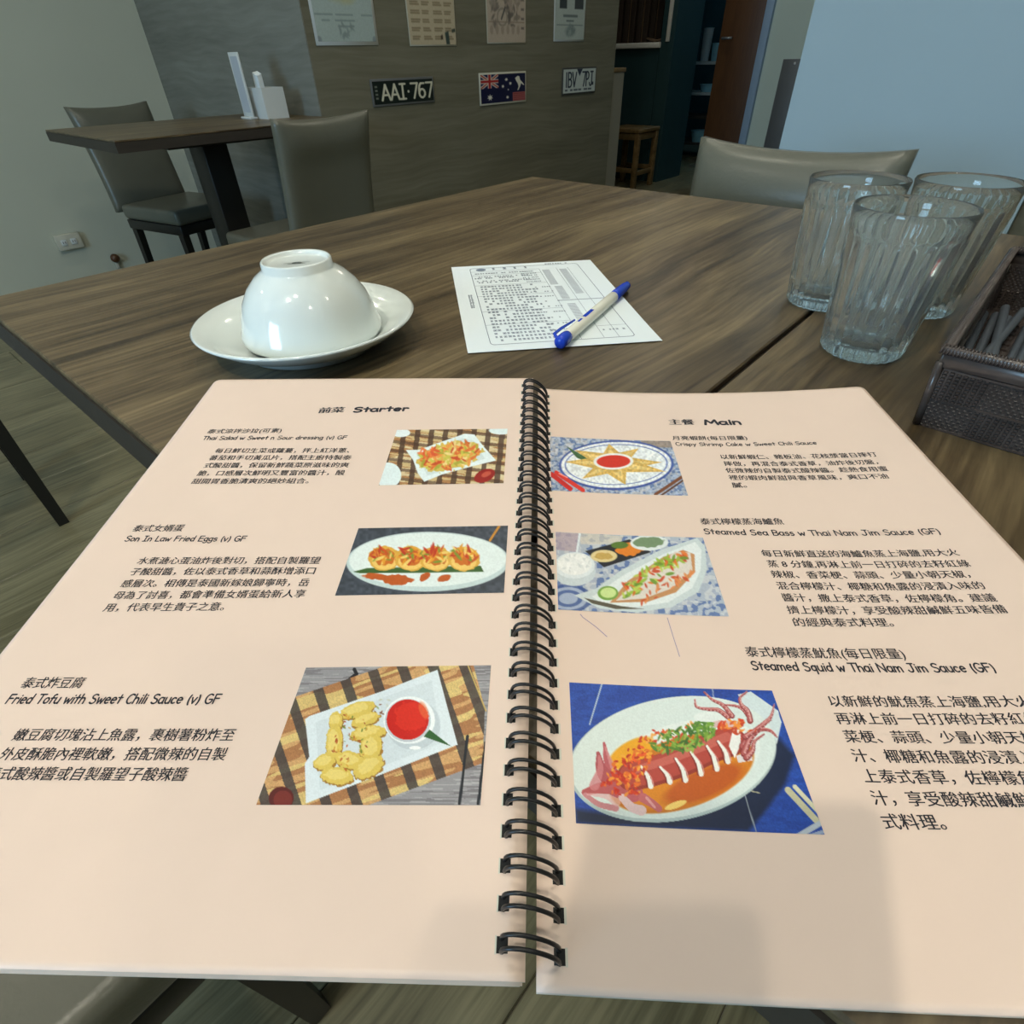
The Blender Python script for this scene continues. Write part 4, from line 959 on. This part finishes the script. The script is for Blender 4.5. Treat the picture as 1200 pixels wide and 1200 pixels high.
# ------------------------------------------------------------------ wicker basket with straws
bk = empty('wicker_basket', (.375, .0085, .75), math.radians(-.6), 'dark woven wicker basket holding dark straws at the table edge', 'basket')
BX, BY, BH = .245, -.150, .046     # extends +x, -y
fl_ = .003                          # flare
def wall(p0, p1, nrm, cells_u, rows, both=True):
    """woven wall between bottom corners p0,p1; nrm = outward"""
    mb = MB(); p0 = Vector(p0); p1 = Vector(p1); nrm = Vector(nrm); d = (p1-p0); Lw = d.length; d.normalize()
    def P(u, v, h): return p0+d*u+Vector((0,0,1))*v+nrm*(fl_*v/BH*1.0)+nrm*h
    mb.add([P(0,0,-.0004),P(Lw,0,-.0004),P(Lw,BH-.008,-.0004),P(0,BH-.008,-.0004),P(0,0,.0004),P(Lw,0,.0004),P(Lw,BH-.008,.0004),P(0,BH-.008,.0004)],
           [(3,2,1,0),(4,5,6,7),(0,1,5,4),(1,2,6,5),(2,3,7,6),(3,0,4,7)])
    dk = []
    def strand(u0, u1, v0, v1, h, sgn, d=0):
        # little pillow: elongated bump
        um, vm = (u0+u1)/2, (v0+v1)/2
        ps = [P(u0,v0,sgn*.0003),P(u1,v0,sgn*.0003),P(u1,v1,sgn*.0003),P(u0,v1,sgn*.0003)]
        q = .25
        ps += [P(u0+(u1-u0)*q,v0+(v1-v0)*q,sgn*h),P(u1-(u1-u0)*q,v0+(v1-v0)*q,sgn*h),P(u1-(u1-u0)*q,v1-(v1-v0)*q,sgn*h),P(u0+(u1-u0)*q,v1-(v1-v0)*q,sgn*h)]
        fs = [(4,5,6,7),(0,1,5,4),(1,2,6,5),(2,3,7,6),(3,0,4,7)]
        if sgn < 0: fs = [f[::-1] for f in fs]
        mb.add(ps, fs, False)
        if d: dk.extend(range(len(mb.f)-5, len(mb.f)))
    pu = .0225; vtop = BH-.010; rowh = vtop/2
    for sgn in ((1,-1) if both else (1,)):
        nb = int(Lw/pu)+1
        for r_ in range(2):
            for b__ in range(nb):
                ua, ub = b__*pu, min((b__+1)*pu, Lw)
                va = r_*rowh; open_ = (b__+r_) % 2 == (1 if sgn == 1 else 0)
                if open_:   # columns of short bright loops
                    nc, nr = 7, 9; cw = pu/nc; chh = rowh/nr
                    for i in range(nc):
                        if ua+(i+1)*cw > ub+1e-6: continue
                        for j in range(nr):
                            o2 = .5*chh*(i % 2)
                            strand(ua+i*cw+cw*.12, ua+(i+1)*cw-cw*.12, va+j*chh+chh*.12, va+(j+1)*chh-chh*.1, .0016, sgn)
                else:       # tight flat weave
                    nc, nr = 14, 10; cw = pu/nc; chh = rowh/nr
                    for i in range(nc):
                        if ua+(i+1)*cw > ub+1e-6: continue
                        for j in range(nr):
                            if (i+j) % 2: strand(ua+i*cw, ua+(i+1)*cw, va+j*chh, va+(j+1)*chh, .0007, sgn, 1)
                            else: strand(ua+i*cw+cw*.2, ua+(i+1)*cw-cw*.2, va+j*chh, va+(j+1)*chh, .0004, sgn, 1)
        # band seam ridges
        for vv in (.0008, rowh, vtop):
            strand(0, Lw, vv-.0008, vv+.0008, .0018, sgn)
    mb.dk = dk
    return mb
def build_wall(mb):
    o = mb.build('woven_wall', 'wicker', bk); o.data.materials.append(MAT['wicker_dark'])
    for i in mb.dk: o.data.polygons[i].material_index = 1
    return o
build_wall(wall((0,0,0),(0,BY,0),(-1,0,0),6,2))
build_wall(wall((BX,0,0),(0,0,0),(0,1,0),6,2))
build_wall(wall((0,BY,0),(BX,BY,0),(0,-1,0),6,2))
build_wall(wall((BX,BY,0),(BX,0,0),(1,0,0),6,2))
for c_ in bk.children: c_['kind'] = 'stuff'
# corner fillers + rim band with slanting wrap
rm = MB()
cs_ = [(-fl_,fl_),(BX+fl_,fl_),(BX+fl_,BY-fl_),(-fl_,BY-fl_)]
for i in range(4):
    a = Vector((*cs_[i], BH)); b = Vector((*cs_[(i+1) % 4], BH)); d = (b-a); Lr = d.length; d.normalize(); nn = Vector((d.y,-d.x,0))*-1
    m_ = Matrix((d, nn, Vector((0,0,1)))).transposed().to_4x4(); m_.translation = a
    rm.rbox(-.002, Lr+.002, -.0022, .0022, -.0015, .003, r=.0015, seg=2, mtx=m_); rm.rbox(-.001, Lr+.001, -.0008, .0008, -.009, -.0016, r=.0004, seg=1, mtx=m_)
    k_ = 0; x = 0
    while x < Lr:
        rm.tube([a+d*x+nn*-.0024+Vector((0,0,-.001)), a+d*(x+.0016)+nn*-.0026+Vector((0,0,.002)), a+d*(x+.0022)+Vector((0,0,.0037)), a+d*(x+.0028)+nn*.0026+Vector((0,0,.001)), a+d*(x+.0030)+nn*.0024+Vector((0,0,-.001))], .0006, 4)
        x += .0016
rm.build('rim', 'wicker', bk)
for (x, y, sx, sy) in ((0,0,-1,1),(BX,0,1,1),(BX,BY,1,-1),(0,BY,-1,-1)):
    MB().tube([(x,y,.001),(x+sx*fl_,y+sy*fl_,BH-.006)], [.0022,.0022], 8).build('corner_stake', 'wicker', bk)
fb = MB(); fb.box(.001, BX-.001, BY+.001, -.001, .0008, .0028)
for i in range(40):
    for j in range(25):
        x = .002+i*.006; y = -.003-j*.0058
        fb.box(x+.0006, x+.0052, y-.0048, y-.0006, .0028, .0028+(.0012 if (i+j) % 2 else .0005))
tag(fb.build('woven_base','wicker',bk), kind='stuff')

stw = None
SP = [(.392,.002,.583,.006,.0, .0),(.394,-.0045,.584,-.0015,0,0),(.391,-.0115,.582,-.010,0,0),(.393,-.019,.583,-.024,0,0),(.394,-.027,.585,-.033,0,0),
      (.395,-.001,.580,-.016,.0062,.0066),(.396,-.0150,.584,-.005,.0066,.0062),(.396,-.024,.582,-.028,.0064,.0064),(.394,-.036,.583,-.042,0,0),(.395,-.045,.583,-.050,0,0)]
for i, (xa, ya, xb, yb, ha, hb) in enumerate(SP):
    A_ = Vector((xa, ya, .7575+ha)); B_ = Vector((xb, yb, .7575+hb)); Ls = (B_-A_).length
    if stw is None:
        mb = MB(); r0, r1 = .0030, .0025; nn_ = 16; vs = []
        for (r_, x_) in ((r0,0),(r0,.19),(r1,.19),(r1,0)):
            for j in range(nn_): vs.append((x_, r_*math.cos(2*PI*j/nn_), r_*math.sin(2*PI*j/nn_)))
        fs = [(q*nn_+j, q*nn_+(j+1) % nn_, ((q+1) % 4)*nn_+(j+1) % nn_, ((q+1) % 4)*nn_+j) for q in range(4) for j in range(nn_)]
        mb.add(vs, fs, True); stw = auto_smooth(mb.build('drinking_straw', 'straw')); c = stw
    else:
        c = stw.copy(); COL.objects.link(c)
    dd = (B_-A_).normalized(); c.location = A_
    c.rotation_mode = 'QUATERNION'; c.rotation_quaternion = Vector((1,0,0)).rotation_difference(dd)
    tag(c, {5:'dark grey straw lying crosswise on top, slanting away from the glasses', 6:'dark grey straw lying crosswise on top, slanting toward the glasses', 0:'dark grey straw at the basket bottom, nearest the glasses'}.get(i, 'dark grey straw lying lengthwise among the others in the wicker basket'), 'straw', 'straws in the wicker basket')
pk = empty('sugar_packet', (.505, -.075, .7560), .2, 'red and white paper packet in the basket beside the straws', 'packet')
MB().rbox(-.03,.03,-.02,.02,0,.004,r=.0015).build('packet_body','paper',pk)
MB().box(-.012,.012,-.0195,.0195,.0041,.0043).build('red_band','red',pk)

# ------------------------------------------------------------------ number plates and posters on the panelled wall
YW = 2.4198
def wall_print(x0, x1, z0, z1, y):
    return lambda u, v: (x0+(x1-x0)*u, np.full(u.shape, y)+0*u, z1+(z0-z1)*v)
def art_strokes(A, txt, x, y, w, h, lw, col, slant=0):
    P, wd = strokes(txt); kx = w/wd; ky = h/.72
    for pl in P: A.line([(x+px*kx, y-py*ky) for px, py in pl], lw, col, soft=.8)
def plate(x0, x1, z0, z1, paint, lab, tilt, rimcol, ex=(100,36), holes=True):
    cx, cz = (x0+x1)/2, (z0+z1)/2; w, h = x1-x0, z1-z0
    t = empty('number_plate' if 'flag' not in lab else 'flag_plate', (cx, YW, cz), 0, lab, 'number plate' if 'flag' not in lab else 'sign', 'plates on the panelled wall'); t.rotation_euler = (0, tilt, 0)
    auto_smooth(MB().rbox(-w/2, w/2, -.006, -.0002, -h/2, h/2, r=.0025).build('plate_rim', rimcol, t))
    b = .008
    print_grid('printed_face', 'plate_print', t, 180, int(180*h/w)+2, wall_print(-w/2+b, w/2-b, -h/2+b, h/2-b, -.0063), paint, [(0,0),(ex[0],0),(ex[0],ex[1]),(0,ex[1])])
def art_p1(A):
    A.fill((22,32,30)); art_strokes(A, 'AAI.767', 12, 30, 88, 24, 1.7, (214,212,192))
    for i in range(4): A.poly([(3,7+i*6),(7,7+i*6),(7,10+i*6),(3,10+i*6)], (120,125,115), soft=1)
def star(A, cx, cy, r, col):
    P = [(cx+(r if k_ % 2 == 0 else r*.45)*math.sin(PI*k_/7), cy-(r if k_ % 2 == 0 else r*.45)*math.cos(PI*k_/7)) for k_ in range(14)]; A.poly(P, col, soft=.6)
def art_p2(A):
    A.fill((16,18,58))
    A.poly([(0,0),(38,0),(38,26),(0,26)], (16,22,80))
    for P in ([(0,0),(38,26)],[(38,0),(0,26)]): A.line(P, 3.2, (205,195,180)); A.line(P, 1.0, (170,50,45))
    m_ = (A.X > 38) | (A.Y > 26); keep = A.c.copy()
    A.line([(19,0),(19,26)], 4, (205,195,180)); A.line([(0,13),(38,13)], 4, (205,195,180)); A.line([(19,0),(19,26)], 2.2, (170,35,40)); A.line([(0,13),(38,13)], 2.2, (170,35,40))
    A.mix(m_*1.0, (16,18,58))
    for (x, y, r) in ((19,44,7),(56,11,4),(48,24,4),(65,19,4),(58,46,4),(60,31,2.3)): star(A, x, y, r, (225,222,205))
    A.poly([(76,9),(82,5),(86,6),(88,13),(94,19),(98,24),(95,24),(90,20),(88,26),(84,33),(81,34),(84,26),(82,20),(78,14)], (225,222,205), soft=.8)
    A.poly([(70,37),(100,37),(100,55),(70,55)], (165,90,88), soft=.5)
    for i in range(4): A.line([(73,40+i*4),(97,40+i*4)], .5, (120,50,55))
def art_p3(A):
    A.fill((196,206,204))
    A.poly([(42,0),(60,0),(51,15)], (28,36,62))
    art_strokes(A, '1BV', 6, 37, 36, 30, 1.7, (30,40,62)); art_strokes(A, '7PJ', 60, 37, 36, 30, 1.7, (30,40,62))
    for (a, b) in ((6,14),(22,30),(33,46),(48,58),(66,78),(80,92)): A.poly([(a,42),(b,42),(b,46),(a,46)], (90,100,110), soft=1)
    A.poly([(92,29),(98,29),(98,36),(92,36)], (40,50,70), soft=.8)
plate(1.850, 2.214, .765, .861, art_p1, 'black number plate reading AAI 767, leftmost plate on the wall', 0, 'steel')
plate(2.524, 2.888, .732, .864, art_p2, 'blue metal flag plate with stars, middle plate on the wall', 0, 'outlet', ex=(100,55))
plate(3.213, 3.552, .744, .869, art_p3, 'white number plate reading 1BV 7PJ, rightmost plate on the wall', 0, 'darkmetal', ex=(104,50))
def sheet_poster(x0, x1, z0, z1, paint, lab, mat_frame, name='poster', lam=.012, torn=False):
    w, h = x1-x0, z1-z0
    t = empty(name, ((x0+x1)/2, YW, (z0+z1)/2), 0, lab, 'poster', 'papers pinned on the panelled wall')
    MB().rbox(-w/2, w/2, -.0022, -.0002, -h/2, h/2, r=.0006, seg=1).build('backing', mat_frame, t)
    print_grid('printed_sheet', 'poster', t, 110, 150, wall_print(-w/2+lam, w/2-lam, -h/2+lam, h/2-lam*.6, -.0026), paint, [(0,0),(100,0),(100,140),(0,140)])
def art_a(A):
    A.fill((168,184,182)); A.ell(50,84,26,16,(176,172,120),a=.7,soft=8,rough=.3)
    for (a,b,y) in ((2,30,112),(80,98,112),(36,64,112),(34,66,118),(38,64,124),(12,24,118)): A.line([(a,y),(b,y)], .9, (110,125,125), a=.6)
    A.speck(50,128,14,8,0,14,[(130,145,145)],(1,3),2)
    for cx in (2,98): A.ell(cx,138,4,4,(120,130,135),a=.6)
def art_b(A):
    A.fill((190,178,152))
    for r_ in range(14):
        for c_ in range(4):
            x = 6+c_*24; y = 6+r_*9.6
            for k_ in range(2): A.line([(x,y+k_*2.6),(x+15+3*math.sin(r_*7+c_*3+k_),y+k_*2.6)], .8, (120,105,80), a=.8)
    A.poly([(76,126),(84,124),(86,140),(78,140)], (60,75,70)); A.poly([(66,130),(70,128),(71,134),(66,134)], (70,60,50)); A.poly([(92,122),(100,121),(100,125),(92,126)], (60,70,60))
def art_c(A):
    A.fill((186,172,156))
    A.speck(20,70,9,60,0,50,[(120,112,105),(150,140,128)],(2,5),3); A.speck(65,75,20,45,0,80,[(105,98,92),(140,130,118),(165,150,136)],(2,6),4)
    A.ell(38,108,14,12,(150,140,128)); A.ell(38,108,11,9,(186,172,156)); A.line([(36,110),(46,96)], 1.6, (90,88,86))
    A.line([(4,114),(96,114)], .6, (140,125,112))
    for i in range(6): A.ell(10+i*14,124,4,6,(165,150,136)); 
    for i in range(6): A.poly([(88,60+i*12),(96,60+i*12),(96,63+i*12),(88,63+i*12)], (120,110,105))
def art_d(A):
    A.fill((178,190,186)); A.poly([(14,60),(38,60),(38,96),(14,96)], (60,68,72)); A.poly([(64,60),(94,60),(94,96),(64,96)], (66,72,76))
    for k_, (a,b,y,w_) in enumerate(((28,74,106,1.8),(38,62,113,1.2),(6,94,119,.6))): A.line([(a,y),(b,y)], w_, (95,108,110), a=.8)
    A.ell(52,128,18,8,(150,164,162),soft=4); A.speck(52,127,14,8,0,24,[(125,140,140)],(1,3),6)
sheet_poster(1.620, 1.925, .972, 1.392, art_a, 'laminated pale map sheet, leftmost paper on the panelled wall', 'white_plastic')
sheet_poster(2.098, 2.386, .968, 1.390, art_b, 'beige sheet printed with columns of small text', 'outlet', lam=.005)
sheet_poster(2.597, 2.892, .975, 1.395, art_c, 'pinkish beige illustrated sheet, third paper from the left', 'outlet', lam=.005)
sheet_poster(3.127, 3.414, .983, 1.400, art_d, 'white leaflet with two dark pictures, rightmost paper on the panelled wall', 'white_plastic', lam=.008)

# ------------------------------------------------------------------ the photographer's phone (its shadow falls on the menu)
ph_ = empty('smartphone', CAM, 0, 'black smartphone held above the menu to take the picture', 'phone')
mt = Matrix((CR, -CD, -CF)).transposed().to_4x4()
pb_ = MB(); pb_.rbox(-.060, .016, -.132, .016, .006, .014, r=.0035, seg=3, mtx=mt)
auto_smooth(pb_.build('phone_body', 'phone', ph_))
lb = MB()
mt2 = mt.copy()
lb.lathe([(.0075,.0045),(.0092,.0045),(.0095,.0058),(.0072,.0058)], 24, closed=True); lb.v = [tuple(mt @ Vector(p)) for p in lb.v]
lb.build('lens_ring', 'darkmetal', ph_)
